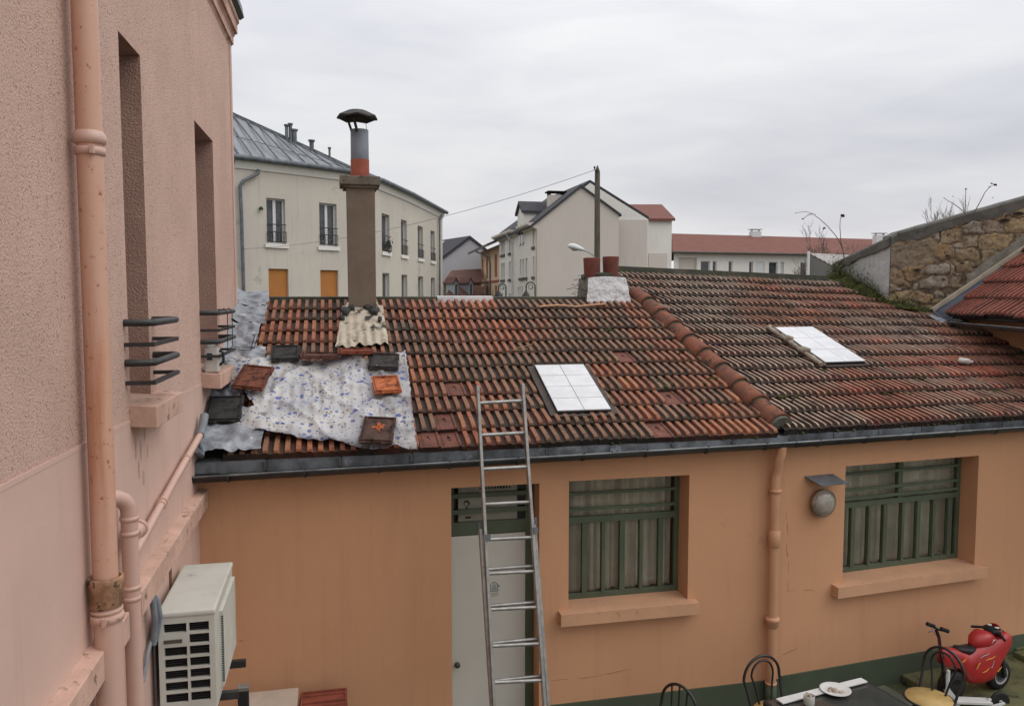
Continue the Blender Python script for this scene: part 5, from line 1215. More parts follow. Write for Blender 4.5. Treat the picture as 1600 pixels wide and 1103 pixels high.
farw = mat('grey_twigs', (.30,.28,.27), rough=1)
tree(1462, 360, 306, 60, 'leftmost of three slim bare poplars seen over the stone wall', .15, 14, 5, col=farw)
tree(1477, 360, 310, 60, 'middle one of three slim bare poplars seen over the stone wall', .15, 13, 6, col=farw)
tree(1494, 360, 306, 60, 'rightmost of three slim bare poplars seen over the stone wall', .15, 13, 8, col=farw)

# ================================================================== BACKGROUND BUILDINGS
beige = mat('beige_render', (.55,.505,.435), (.51,.47,.41), .5, c3=(.42,.395,.335), s3=.6, t3=.6, dirt=((.30,.28,.24), .45), bump=.05, bs=8)
white_r = mat('white_render', (.74,.715,.665), (.69,.665,.615), .4, dirt=((.45,.43,.38), .4))
gable_r = mat('greige_render', (.59,.53,.47), (.56,.505,.45), .3, dirt=((.33,.3,.26), .25))
cream_r = mat('cream_render', (.60,.44,.28), (.55,.4,.26), .6)
zincroof = mat('zinc_roof', (.23,.245,.26), (.20,.215,.23), .7, c3=(.26,.275,.29), s3=.9, t3=.58, rough=.5, metal=.2)
slate = mat('dark_roof_tiles', (.06,.06,.065), (.04,.04,.045), 3, stretch=(1,1,8), rough=.8)
redroof = mat('red_roof', (.185,.075,.055), (.145,.06,.046), 2, stretch=(.6,.6,9), rough=.85, c3=(.15,.05,.04), s3=4)
brownroof = mat('brown_roof', (.14,.055,.038), (.075,.042,.034), 2, stretch=(1,1,9), rough=.9)
browngrey = mat('grey_brown_roof', (.12,.105,.09), (.09,.08,.07), 2, rough=.9)
shutter = mat('orange_shutter', (.42,.17,.04), (.38,.15,.04), 2, rough=.7)
brownsh = mat('brown_shutter', (.25,.07,.03), rough=.7)
whitef = mat('white_window_frame', (.62,.62,.62), rough=.5)
lavender = mat('pale_grey_render', (.44,.43,.45), (.41,.4,.42), .4)
def seg(pa, da, pb, db):
    A_ = dp(pa, 462, da); B_ = dp(pb, 462, db); A_.z = 0; B_.z = 0; return A_, B_
class Facade:
    def __init__(s, A_, B_): s.A = A_; s.B = B_; s.d = (B_-A_); s.L = s.d.length; s.d.normalize(); s.inn = V((-s.d.y, s.d.x, 0))
    def sz(s, x, y, o=0): P = pl(x, y, s.A+s.inn*o, s.inn); return ((P-s.A).dot(s.d), P.z)
    def p(s, a, z, o=0): return s.A+s.d*a+s.inn*o+V((0,0,z))
def far_window(F, root, a, b, z0, z1, dep, cols=2, framem=None, paneM=None, sillm_=None, rail=False):
    mb = MB(); t_ = .06
    def bx(a_, b_, c, e, o0, o1): mb.hexa([F.p(a_,c,o0),F.p(b_,c,o0),F.p(b_,c,o1),F.p(a_,c,o1),F.p(a_,e,o0),F.p(b_,e,o0),F.p(b_,e,o1),F.p(a_,e,o1)])
    bx(a,b,z0,z0+t_,dep-.05,dep); bx(a,b,z1-t_,z1,dep-.05,dep)
    bx(a,a+t_,z0+t_,z1-t_,dep-.05,dep); bx(b-t_,b,z0+t_,z1-t_,dep-.05,dep)
    for k in range(1, cols): c = a+(b-a)*k/cols; bx(c-.06,c+.06,z0+t_,z1-t_,dep-.05,dep)
    wd = mb.build('window', framem or whitef, root)
    mb = MB(); mb.quad(F.p(a,z0,dep-.01),F.p(b,z0,dep-.01),F.p(b,z1,dep-.01),F.p(a,z1,dep-.01)); mb.build('pane', paneM or farglass, wd)
    if sillm_: mb = MB(); mb_ = mb; mb.hexa([F.p(a-.1,z0-.16,-.08),F.p(b+.1,z0-.16,-.08),F.p(b+.1,z0-.16,-.001),F.p(a-.1,z0-.16,-.001),F.p(a-.1,z0-.0,-.08),F.p(b+.1,z0-.0,-.08),F.p(b+.1,z0-.0,-.001),F.p(a-.1,z0-.0,-.001)]); mb.build('sill', sillm_, wd)
    if rail:
        mb = MB(); zr_ = z0+.75
        for zz in (zr_, zr_-.28, z0+.08): mb.beam(F.p(a,zz,-.05), F.p(b,zz,-.05), .03, .035)
        k = 7
        for i in range(k+1): c = a+(b-a)*i/k; mb.beam(F.p(c,z0+.05,-.05), F.p(c,zr_-.28,-.05), .02, .02, up=(1,0,0))
        mb.build('railing', railing_m, wd)
    return wd
# --- curved corner apartment block
ap = thing('apartment_building', 'beige curved apartment block with a zinc roof behind the tall chimney', 'building', seg(470,32,547,34)[0])
HA = 5.1; zt_a = 4.1+HA
kn = [(300,247),(370,252),(470,264),(547,274),(592,287),(640,308),(692,335)]
dk = lambda y: HA*FPX/(462-y)
segs = []
for (xa, ya), (xb, yb) in zip(kn[:-1], kn[1:]): segs.append(Facade(*seg(xa, dk(ya), xb, dk(yb))))
# smooth long run: windows assigned to their segment
wins = [(418,447,314,380,1),(500,527,322,385,2),(597,609,334,396,4),(627,636,341,402,4),(653,661,350,406,5),(673,679.5,357,410,5),
        (597,608,426,466,4),(627,636,428,466,4),(653,661,431,466,5),(673,679.5,433,466,5)]
shut = [(419,450,421,466,1),(500,528,423,466,2)]
mb = MB()
zw0, zw1 = 6.12, 7.88; zl0, zl1 = 3.1, 5.15
zs0 = .0
for i, F in enumerate(segs):
    hs = []
    for w_ in wins+shut:
        if w_[4] == i:
            up_ = w_[2] < 410; a = F.sz(w_[0], 400)[0]; b = F.sz(w_[1], 400)[0]; hs.append((max(a,.02), min(b,F.L-.02), zw0 if up_ else zl0, zw1 if up_ else zl1))
    wall_holes(mb, F.A, F.B, 0, zt_a, hs, .22)
    for w_, h in zip([q_ for q_ in wins+shut if q_[4] == i], hs):
        if w_ in shut:
            m2 = MB(); m2.prism([F.p(h[0],h[2],.1),F.p(h[1],h[2],.1),F.p(h[1],h[3],.1),F.p(h[0],h[3],.1)], F.inn*.04); m2.build('shutter', shutter, ap)
        else:
            far_window(F, ap, *h, .20, sillm_=white_r if w_[2] < 410 else None, rail=w_[2] < 410, cols=2 if w_[0] < 560 else 1)
end = segs[-1]; mb.quad(end.B, end.B+end.inn*9, end.B+end.inn*9+V((0,0,zt_a)), end.B+V((0,0,zt_a)))
mb.build('wall', beige, ap)
# moulding, gutter, roof
mb = MB()
for i, F in enumerate(segs): mb.hexa([F.p(0,zt_a-.32,-.05),F.p(F.L,zt_a-.32,-.05),F.p(F.L,zt_a-.32,0),F.p(0,zt_a-.32,0),F.p(0,zt_a,-.16),F.p(F.L,zt_a,-.16),F.p(F.L,zt_a,0),F.p(0,zt_a,0)])
mb.build('cornice', white_r, ap)
mb = MB(); ln_ = [F.p(0,zt_a+.06,-.26) for F in segs]+[segs[-1].p(segs[-1].L+.15,zt_a+.06,-.26)]; mb.tube(ln_, .11, 10); mb.build('gutter', zinc, ap)
ev = [F.p(0,zt_a+.12,-.2) for F in segs]+[segs[-1].p(segs[-1].L,zt_a+.12,-.2)]
rg = [dp(300,150,34.5), dp(370,183,35), dp(470,228,36), dp(546,263,37), dp(592,281,38.6), dp(640,307,43.4), dp(692,334,51)]
def along(L_, t_): 
    tot = [0]
    for a, b in zip(L_[:-1], L_[1:]): tot.append(tot[-1]+(b-a).length)
    x = t_*tot[-1]
    for i in range(len(L_)-1):
        if x <= tot[i+1]+1e-6: return L_[i].lerp(L_[i+1], (x-tot[i])/(tot[i+1]-tot[i]))
    return L_[-1]
mb = MB()
for i in range(6): mb.quad(ev[i], ev[i+1], rg[i+1], rg[i]); mb.quad(rg[i], rg[i+1], rg[i+1]+segs[i].inn*8-V((0,0,3)), rg[i]+segs[i].inn*8-V((0,0,3)))
rf = mb.build('roof', zincroof, ap)
mb = MB(); 
tval = lambda L_, px: None
def at_px(L_, x):
    for a, b in zip(L_[:-1], L_[1:]):
        xa = 800+FPX*(a-CAM).dot(cR)/(a-CAM).dot(cF); xb = 800+FPX*(b-CAM).dot(cR)/(b-CAM).dot(cF)
        if xa <= x <= xb:
            for k in range(1, 41):
                p = a.lerp(b, k/40)
                if 800+FPX*(p-CAM).dot(cR)/(p-CAM).dot(cF) >= x: return p
    return L_[-1]
for i, xe in enumerate(range(352, 692, 21)):
    a = at_px(ev, xe); xr_ = xe-(52 if xe < 540 else 52*max(0,(640-xe))/100)*1.0
    b = at_px(rg, max(302, xr_)); mb.beam(a+V((0,0,.03)), b+V((0,0,.03)), .05, .05)
for f_ in (.45,):
    pts = [a.lerp(b, f_)+V((0,0,.012)) for a, b in zip(ev[1:5], rg[1:5])]
    for a, b in zip(pts[:-1], pts[1:]): mb.beam(a, b, .03, .02)
for a, b in zip(rg[:-1], rg[1:]): mb.beam(a+V((0,0,.05)), b+V((0,0,.05)), .14, .12)
mb.build('standing_seam', zinc, rf)
for x, y, h, r, dd in ((448,212,.42,.075,35.6),(454,213,.5,.075,35.7),(460,218,.38,.11,35.8),(487,231,.28,.10,36.2),(515,245,.36,.05,36.5),(366,247,.62,.05,32.5),(378,249,.6,.06,32.5)):
    p = dp(x, y, dd); m2 = MB(); m2.tube([p-V((0,0,.35)), p+V((0,0,h))], r, 10); m2.lathe([(r,h-.05),(r*1.5,h),(r*1.55,h+.06),(r*.8,h+.07)], p, 10); m2.build('vent_pipe', zinc, rf)
p = dp(471,245,34.3); mb = MB(); mb.lathe([(.15,-.05),(.15,.08),(.02,.14)], p, 10); mb.build('roof_vent', darkin, rf)
for pts_, r in (([(404,265),(403,271),(398,274),(380,283),(375,292),(377,330),(381,462)],.065),([(690,337),(687,345),(687,462)],.06)):
    F = segs[1] if pts_[0][0] < 500 else segs[5]; mb = MB(); mb.tube([pl(x,y,F.A-F.inn*.14,F.inn) for x, y in pts_], r, 8); mb.build('downpipe', zinc, ap)
F = segs[1]; mb = MB(); mb.lathe([(0,0),(.09,0),(.05,.12),(0,.12)], pl(408,328,F.A-F.inn*.1,F.inn), 8); mb.build('wall_fitting', mat('green_bit', (.02,.08,.03)), ap)
F = segs[4]; fp = MB(); p = F.p(F.sz(605,385)[0]-.1,zw0+.2,-.1)
for _ in range(40): q_ = p+V((random.gauss(0,.1),random.gauss(0,.1),random.gauss(.1,.15))); a = V((random.gauss(0,1),random.gauss(0,1),random.gauss(0,1))).normalized()*.07; b_ = a.orthogonal().normalized()*.05; fp.quad(q_-a,q_+b_,q_+a,q_-b_)
tag(fp.build('window_plant', mat('dark_plant', (.02,.03,.015))), 'dark potted plant in the apartment window right of the tall chimney', 'plant')

# --- white terraced block with the blank gable
wb = thing('gabled_building', 'tall building with white front and wide blank greige gable wall', 'building', seg(838,45,967,46)[0])
def cB(cx, cy): return (740+cx/5.514, 280+cy/5.514)
mat('closed_blind', (.30,.29,.27), (.25,.24,.23), 1)
A_, B_ = seg(780.3, 56.0, 838, 45.0); FB = Facade(A_, B_); zE = dp(838,349,45).z
GA, GB = seg(838,45,1013,46.6); FG = Facade(GA, GB)
wl_ = [(238,252,522,664),(256,268,524,664),(305,319,502,650),(396,411,405,568),(419,433,408,562),(509,525,420,536),
       (238,252,757,895),(256,268,757,895),(305,319,747,888),(398,413,662,825),(420,434,658,825),(446,462,652,822),(510,524,640,818),
       (380,390,926,1020),(396,406,926,1020),(414,424,926,1020),(240,252,985,1020),(305,318,985,1020)]
mb = MB(); hs = []
for a, b, c, e in wl_:
    s0, zt__ = FB.sz(*cB((a+b)/2-(b-a)/2, c)); s1, zb__ = FB.sz(*cB(b, e)); sm, z1_ = FB.sz(*cB((a+b)/2, c)); _, z0_ = FB.sz(*cB((a+b)/2, e)); hs.append((s0, s1, z0_, z1_))
# equalise heads and feet of each storey
def lvl(idx, k): return sum(hs[i][k] for i in idx)/len(idx)
for idx in ((0,1,2,5),(6,7,8,9,10,11,12),(13,14,15)):
    a, b = lvl(idx,2), lvl(idx,3)
    for i in idx: hs[i] = (hs[i][0], hs[i][1], a, b)
wall_holes(mb, FB.A, FB.B, 0, zE, hs[:3]+hs[5:], .18)
sd0, _ = FB.sz(*cB(387,400)); sd1, _ = FB.sz(*cB(438,400)); zd = FB.sz(*cB(389,310))[1]; za_ = FB.sz(*cB(415,215))[1]
mb.build('front_wall', white_r, wb)
for i, h in enumerate(hs): 
    if i not in (3, 4): far_window(FB, wb, *h, .16, cols=1, sillm_=browngrey if i < 13 else None, paneM=farglass if i in (5,) else MATS['closed_blind'])
# dormer bay
mb = MB(); mb.prism([FB.p(sd0,zE-.9,-.06),FB.p(sd1,zE-.9,-.06),FB.p(sd1,zd,-.06),FB.p((sd0+sd1)/2,za_,-.06),FB.p(sd0,zd,-.06)], FB.inn*6); dm = mb.build('dormer', white_r, wb)
for i in (3, 4): 
    m2 = MB(); h = hs[i]; m2.prism([FB.p(h[0],h[2],-.075),FB.p(h[1],h[2],-.075),FB.p(h[1],h[3],-.075),FB.p(h[0],h[3],-.075)], FB.inn*.012); m2.build('window', farglass, dm)
mb = MB(); md_ = (sd0+sd1)/2
for sg, se in ((md_, sd0-.15), (md_, sd1+.15)):
    mb.prism([FB.p(sg,za_+.02,-.2),FB.p(se,zd-.06,-.2),FB.p(se,zd+.10,-.2),FB.p(sg,za_+.18,-.2)], FB.inn*6.3)
mb.build('dormer_roof', slate, dm)
# gable 1 and its roof
gp = lambda x, y, o=0: pl(x, y, FG.A+FG.inn*o, FG.inn)
def down(p): return V((p.x,p.y,0))
g1 = [gp(838,349), gp(908,293), gp(967,336)]
mb = MB(); depv = (FB.A-FB.B); mb.prism([down(g1[0]), down(g1[2]), g1[2], g1[1], g1[0]], depv*.02); mb.build('gable_wall', gable_r, wb)
mb = MB()
def slab(a, b, v, th=.16, over=.25):
    d_ = (b-a).normalized(); mb.prism([a-d_*over, b, b+V((0,0,th)), a-d_*over+V((0,0,th))], v)
slab(g1[0]-depv*.01, g1[1]-depv*.01, depv*1.02, over=.45); slab(g1[2]-depv*.01, g1[1]-depv*.01, depv*.15, over=.15, th=.12); mb.build('roof', slate, wb)
mb = MB(); 
for a, b in ((FB.sz(*cB(540,380))[0]+.1, sd1+.05), (sd0-.05, 0-.1)):
    mb.prism([FB.p(a,zE+.02,0),FB.p(a,zE+.02,-.55),FB.p(a,zE-.1,-.55),FB.p(a,zE-.35,0)], FB.d*(b-a))
mb.build('eaves_box', gable_r, wb)
s_, z_ = FB.sz(*cB(341,500)); mb = MB(); mb.tube([FB.p(s_,zE-.1,-.5),FB.p(s_+.1,zE-.6,-.1),FB.p(s_+.1,0,-.1)], .06, 8); mb.build('downpipe', whitef, wb)
p = FG.p(0.05,0,-.06); mb = MB(); mb.tube([p, p+V((0,0,zE-.3))], .05, 8); mb.build('corner_downpipe', gable_r, wb)
mb = MB(); c = gp(869,315,3); mb.box((c.x-.5,c.y-.3,c.z-1.0),(c.x+.45,c.y+.3,c.z+.35)); chb = mb.build('chimney', gable_r, wb)
mb = MB(); mb.box((c.x-.6,c.y-.4,c.z+.5),(c.x+.55,c.y+.4,c.z+.58)); 
for dx in (-.45,.4): mb.box((c.x+dx-.04,c.y-.3,c.z+.35),(c.x+dx+.04,c.y+.3,c.z+.5))
mb.build('chimney_cover', darkin, chb)
# --- second, taller volume behind
tb = thing('taller_building', 'white building with a red roof corner just behind the blank gable', 'building', down(gp(960,400,1.2)))
q1 = lambda x, y: gp(x, y, 1.2)
P_ = [q1(905,298), q1(922,285), q1(1013,342), q1(1013,343)]
mb = MB(); mb.prism([down(q1(905,300)), down(q1(1013,343)), q1(1013,343), q1(922,286), q1(905,299)], FG.inn*9); mb.build('gable_wall', white_r, tb)
mb = MB(); a, b = q1(922,285), q1(1014,342); mb.prism([a, b, b+V((0,0,.12)), a+V((0,0,.14))], FG.inn*9.2-FG.inn*.1); a = q1(835,349); b = q1(922,285); mb.prism([a, b, b+V((0,0,.14)), a+V((0,0,.12))], FG.inn*9); mb.build('roof', slate, tb)
mb = MB(); mb.prism([down(q1(962,340))-FG.inn*.05, down(q1(1011,343))-FG.inn*.05, q1(1011,343.5)-FG.inn*.05, q1(962,343.5)-FG.inn*.05], FG.inn*.04); mb.build('greige_panel', gable_r, tb)
q3 = lambda x, y: gp(x, y, 2.2)
mb = MB(); mb.prism([down(q3(1011,343)), down(q3(1050,343)), q3(1050,341.5), q3(1011,341.5)], FG.inn*10); mb.build('side_block', white_r, tb)
mb = MB(); mb.prism([down(q3(1013,343))-FG.inn*.06, down(q3(1042,343))-FG.inn*.06, q3(1042,396)-FG.inn*.06, q3(1013,396)-FG.inn*.06], FG.inn*.04); mb.build('greige_panel', gable_r, tb)
a, b = q3(1012,342)-FG.inn*.2, q3(1053,342)-FG.inn*.2; c = gp(1034,319.5,7.5); d_ = gp(978,319.5,7.5)
mb = MB(); mb.prism([a, b, c, d_], (0,0,-.15)); mb.prism([b, c, c+(c-b)*.9+V((0,0,-6)), b+FG.inn*10], (0,0,-.1)); mb.build('side_roof', redroof, tb)
# --- long low block with red roof
lb_ = thing('long_building', 'long low white building under a wide red tiled roof in the distance', 'building', seg(1150,67,1200,67)[0])
FC = Facade(*seg(1052, 65.6, 1372, 71.2)); zc0 = 4.1+3.55
def c7(cx, cy): return (1030+cx/2.807, 250+cy/2.807)
mb = MB(); hs = []
for a, b in ((183,222),(235,252),(305,322),(395,412),(424,462),(482,520),(532,548),(620,645)):
    s0, z1_ = FC.sz(*c7(a,445)); s1, _ = FC.sz(*c7(b,445)); hs.append((s0, s1, 4.1+.55, 4.1+2.85))
lo = (FC.sz(*c7(85,430))[0], FC.sz(*c7(165,430))[0], 3.0, 4.1+3.1)
wall_holes(mb, FC.A, FC.B, 0, zc0, hs+[lo], .2); mb.build('wall', white_r, lb_)
for i, h in enumerate(hs): far_window(FC, lb_, *h, .18, cols=2 if h[1]-h[0] > 1.2 else 1, paneM=whitef if i in (6,) else None)
mb = MB(); mb.quad(FC.p(lo[0],lo[2],.19),FC.p(lo[1],lo[2],.19),FC.p(lo[1],lo[3],.19),FC.p(lo[0],lo[3],.19)); mb.build('loggia', gable_r, lb_)
h = hs[4]; mb = MB(); mb.prism([FC.p(h[0],h[3]-1.1,.05),FC.p(h[1],h[3]-1.1,.05),FC.p(h[1],h[3],.05),FC.p(h[0],h[3],.05)], FC.inn*.04); mb.build('roller_blind', whitef, lb_)
e0, e1 = FC.p(-.4,zc0+.02,-.5), FC.p(FC.L+.3,zc0+.02,-.5); r0, r1 = dp(1050,365,71), dp(1372,374,76.5)
mb = MB(); mb.prism([e0, e1, r1, r0], (0,0,-.15)); mb.prism([r0, r1, r1+FC.inn*6-V((0,0,2)), r0+FC.inn*6-V((0,0,2))], (0,0,-.1)); mb.build('roof', redroof, lb_)
mb = MB(); mb.tube([e0-V((0,0,.06)), e1-V((0,0,.06))], .09, 8); mb.build('gutter', browngrey, lb_)
for x, y, w_ in ((1180,368,.45),(1374,374,.5)):
    c = dp(x,y,73); mb = MB(); mb.box((c.x-w_,c.y-.3,c.z-1),(c.x+w_,c.y+.3,c.z+.35)); q_ = mb.build('chimney', whitef, lb_)
    mb = MB(); mb.box((c.x-w_-.1,c.y-.35,c.z+.5),(c.x+w_+.1,c.y+.35,c.z+.58)); mb.box((c.x-w_+.05,c.y-.1,c.z+.35),(c.x-w_+.12,c.y+.1,c.z+.5)); mb.box((c.x+w_-.12,c.y-.1,c.z+.35),(c.x+w_-.05,c.y+.1,c.z+.5)); mb.build('chimney_cover', whitef, q_)
# --- annex with pale roof
ax2 = thing('annex', 'small grey annex with whitish striped roof left of the stone wall end', 'annex', down(dp(1290,430,28)))
a, b = dp(1266,398,28), dp(1316,424.5,28); a2, b2 = dp(1270,397,31), dp(1330,397.5,31)
mb = MB(); mb.prism([down(a), down(b), b, a], cF*.2); mb.prism([down(b), down(b)+V((4,0,0)), V((b.x+4,b.y,b.z)), b], cF*.2); mb.build('wall', mat('grey_render', (.17,.165,.15), (.14,.135,.125), 1), ax2)
mb = MB()
n_ = 7
for k in range(n_):
    t0, t1 = k/n_, (k+.8)/n_; L0 = a.lerp(b, t0); L1 = a.lerp(b, t1)
    mb.prism([L0+V((0,0,.06)), L1+V((0,0,.03)), L1+V((2.4,1.0,.03)), L0+V((2.4,1.0,.06))], (0,0,-.03))
mb.build('roof_strips', mat('pale_tiles', (.42,.40,.38), (.3,.28,.26), 5), ax2)
mb = MB(); mb.prism([a, b, b+V((2.4,1.0,0)), a+V((2.4,1.0,0))], (0,0,-.02)); mb.build('roof', brownroof, ax2)
mb = MB(); c = dp(1263.5,397,28); mb.beam(down(c), c+V((0,0,.1)), .07, .07, up=(0,1,0)); mb.build('post', whitef, ax2)
# --- far slate-roofed house
fh = thing('grey_gabled_house', 'pale grey gabled house with a dark roof and skylight far left of centre', 'house', down(dp(730,400,70)))
FE = Facade(*seg(686,70,752,70)); pe = lambda x, y: pl(x, y, FE.A, FE.inn)
w0, w1, w2_ = pe(683,411), pe(733.4,373.5), pe(756,391); ex = dp(690,379.7,75.4)-dp(733.4,373.3,70); ex.z = 0; ex *= 2.4
mb = MB(); mb.prism([down(w0), down(w2_), w2_, w1, w0], ex); mb.build('wall', lavender, fh)
mb = MB(); up3 = V((0,0,.25)); dd_ = (w0-w1).normalized()
mb.prism([w1-ex*.01+up3*.1, w0+dd_*.5-ex*.01, w0+dd_*.5-ex*.01+up3, w1-ex*.01+up3*1.1], ex*1.02); dd_ = (w2_-w1).normalized(); mb.prism([w1-ex*.01, w2_+dd_*.5-ex*.01, w2_+dd_*.5-ex*.01+up3, w1-ex*.01+up3*1.1], ex*1.02)
rfE = mb.build('roof', slate, fh)
nE = ((w0-w1).cross(ex)).normalized(); 
if nE.z < 0: nE = -nE
mb = MB(); c = w1.lerp(w0, .35)+ex*.34+nE*.24; e1_ = (w0-w1).normalized(); e2_ = ex.normalized(); mb.obox(c, e1_*2.0, e2_*.9, nE*.1); mb.build('skylight', whitef, rfE)
# --- brown dormered roofs
bh = thing('brown_roofed_house', 'old house with brown tiled roof and two small dormers beside the apartment block', 'house', down(dp(720,440,60)))
A4, B4 = seg(694,60,752,61); F4 = Facade(A4, B4); p4 = lambda x, y, o=0: pl(x, y, F4.A+F4.inn*o*1.5, F4.inn)
mb = MB(); mb.prism([down(p4(693,440)), down(p4(752,440)), p4(752,440), p4(693,440)], F4.inn*4); mb.build('wall', mat('tan_render', (.36,.3,.22), (.3,.25,.19), 1), bh)
mb = MB(); mb.prism([p4(692,441,-.3), p4(754,441,-.3), p4(752,420,3), p4(706,422.5,3)], (0,0,-.1)); mb.build('upper_roof', brownroof, bh)
mb = MB(); mb.prism([p4(694,466,-3), p4(760,466,-3), p4(752,446,-.6), p4(705,446,-.6)], (0,0,-.1)); mb.build('lower_roof', brownroof, bh)
for x in (713, 736):
    mb = MB(); mb.prism([p4(x-3,463,-2.4), p4(x+3,463,-2.4), p4(x+3,442,-2.4), p4(x,435,-2.4), p4(x-3,442,-2.4)], F4.inn*2.2); dmm = mb.build('dormer', mat('dormer_grey', (.3,.32,.33)), bh)
    mb = MB(); mb.prism([p4(x-1.6,460,-2.42), p4(x+1.6,460,-2.42), p4(x+1.6,444,-2.42), p4(x-1.6,444,-2.42)], F4.inn*.01); mb.build('window', farglass, dmm)
    mb = MB(); mb.prism([p4(x,435,-2.5), p4(x+4.5,443,-2.5), p4(x+4.5,442,-2.5), p4(x,432.5,-2.5)], F4.inn*2.6); mb.prism([p4(x,435,-2.5), p4(x-4.5,443,-2.5), p4(x-4.5,442,-2.5), p4(x,432.5,-2.5)], F4.inn*2.6); mb.build('dormer_roof', brownroof, dmm)
c = p4(707,446,-1); mb = MB(); mb.box((c.x-.12,c.y-.15,c.z-.5),(c.x+.12,c.y+.15,c.z+.35)); mb.build('chimney', mat('tan_chimney', (.4,.33,.24)), bh)
# --- cream terraced house with brown shutters
ch_ = thing('cream_house', 'cream house with reddish brown shutters and low grey roof', 'house', down(dp(765,440,60)))
FD = Facade(*seg(751.5, 66.5, 781, 56.2)); zD = dp(781,382,56.2).z
def c3p(cx, cy): return (680+cx/8.889, 360+cy/8.889)
mb = MB(); hs = []
for a, b, up_ in ((645,670,1),(708,735,1),(825,860,1),(648,675,0),(712,738,0),(828,858,0)):
    s0 = FD.sz(*c3p(a,500))[0]; s1 = FD.sz(*c3p(b,500))[0]; hs.append((s0, s1, 4.1+1.35 if up_ else 4.1-.9, 4.1+2.95 if up_ else 4.1+.72))
wall_holes(mb, FD.A, FD.B, 0, zD, hs, .15); mb.quad(FD.A, FD.A+V((0,0,zD)), FD.A+FD.inn*6+V((0,0,zD)), FD.A+FD.inn*6); mb.build('wall', cream_r, ch_)
for h in hs: mb = MB(); mb.prism([FD.p(h[0],h[2],.06),FD.p(h[1],h[2],.06),FD.p(h[1],h[3],.06),FD.p(h[0],h[3],.06)], FD.inn*.04); mb.build('shutter', brownsh, ch_)
mb = MB(); mb.prism([FD.p(0,4.1+.98,-.05),FD.p(FD.L,4.1+.98,-.05),FD.p(FD.L,4.1+1.12,-.05),FD.p(0,4.1+1.12,-.05)], FD.inn*.05); mb.build('string_course', brownsh, ch_)
mb = MB(); mb.prism([FD.p(-1.5,zD-.15,-.9),FD.p(FD.L,zD-.15,-.9),FD.p(FD.L,zD+1.4,2.6),FD.p(-1.5,zD+1.4,2.6)], (0,0,.18)); mb.prism([FD.p(-1.5,zD+1.4,2.6),FD.p(FD.L,zD+1.4,2.6),FD.p(FD.L,zD-.3,6.5),FD.p(-1.5,zD-.3,6.5)], (0,0,.18)); rD = mb.build('roof', browngrey, ch_)
c = FD.p(3.2,zD+1.2,3.2); mb = MB(); mb.box((c.x-.35,c.y-.5,c.z-1),(c.x+.35,c.y+.5,c.z+.75)); mb.build('chimney', lavender, rD)
s_ = FD.sz(*c3p(775,500))[0]; mb = MB(); mb.tube([FD.p(s_-2.6,zD-.15,-.8),FD.p(s_-.2,zD-.7,-.15),FD.p(s_,zD-1.2,-.08),FD.p(s_,0,-.08)], .06, 8); mb.build('downpipe', zinc, ch_)

# ================================================================== POLE, WIRE, STREET LAMPS
pb = dp(933,462,22); pb.z = 0; pt = dp(933.5,259,22)
pole = thing('wooden_pole', 'weathered wooden utility pole with pointed top behind the white chimney stub', 'pole', pb)
mb = MB(); n = 12; pts = [pb, V((pb.x,pb.y,pt.z*.5)), V((pt.x,pt.y,pt.z-.16)), V((pt.x,pt.y,pt.z))]; mb.tube(pts, [.10,.088,.072,.012], 12); mb.build('shaft', wood_grey, pole)
ins = dp(929,266,21.9); mb = MB(); mb.tube([ins+V((.09,0,-.04)), ins, ins+V((0,0,.07))], .014, 6); mb.lathe([(.02,.04),(.03,.07),(.02,.1)], ins, 8); mb.build('insulator', darkin, pole)
we = pl(382,389,segs[1].A,segs[1].inn); mb = MB(); k = 40; pts = []
for i in range(k+1): t_ = i/k; pts.append(ins.lerp(we, t_)-V((0,0,4*.42*t_*(1-t_))))
mb.tube(pts, .0075, 5); tag(mb.build('overhead_wire', mat('wire', (.2,.2,.21))), 'thin overhead wire sagging from the wooden pole to the apartment block', 'wire')
sl = thing('street_lamp', 'white cobra-head street lamp on a short arm left of the wooden pole', 'street lamp', dp(930,402,21.85))
h0, h1 = dp(912,391,21.8), dp(888,384.5,21.8); hd2 = (h1-h0).normalized(); mb = MB(); q_ = V((0,0,1)).rotation_difference(hd2)
prof = [(0,-.02),(.05,0),(.075,.08),(.105,.2),(.115,.3),(.09,.4),(.04,.45),(0,.46)]
m2 = MB(); m2.smooth = True; vs = []; nn = 16
side = hd2.cross(V((0,0,1))).normalized(); upp = side.cross(hd2)
for r, z in prof:
    for j in range(nn): th = 2*math.pi*j/nn; vs.append(h0+hd2*z+side*(r*1.15*math.cos(th))+upp*(r*(.95 if math.sin(th) > 0 else .55)*math.sin(th)))
m2.add(vs, [(i*nn+j, i*nn+(j+1)%nn, (i+1)*nn+(j+1)%nn, (i+1)*nn+j) for i in range(len(prof)-1) for j in range(nn)]); m2.build('head', whitem, sl)
m2 = MB(); m2.smooth = True; m2.lathe([(0,0),(.06,.02),(.10,.035),(.11,.05)], h0+hd2*.26-upp*.095, 14, axis=upp); m2.build('diffuser', mat('lamp_glass', (.42,.38,.3), rough=.2), sl)
m2 = MB(); m2.tube([h0+hd2*.02, dp(920,394,21.85), dp(927,399,21.9), dp(932,408,21.95)], .018, 8); m2.build('arm', greyplast, sl)
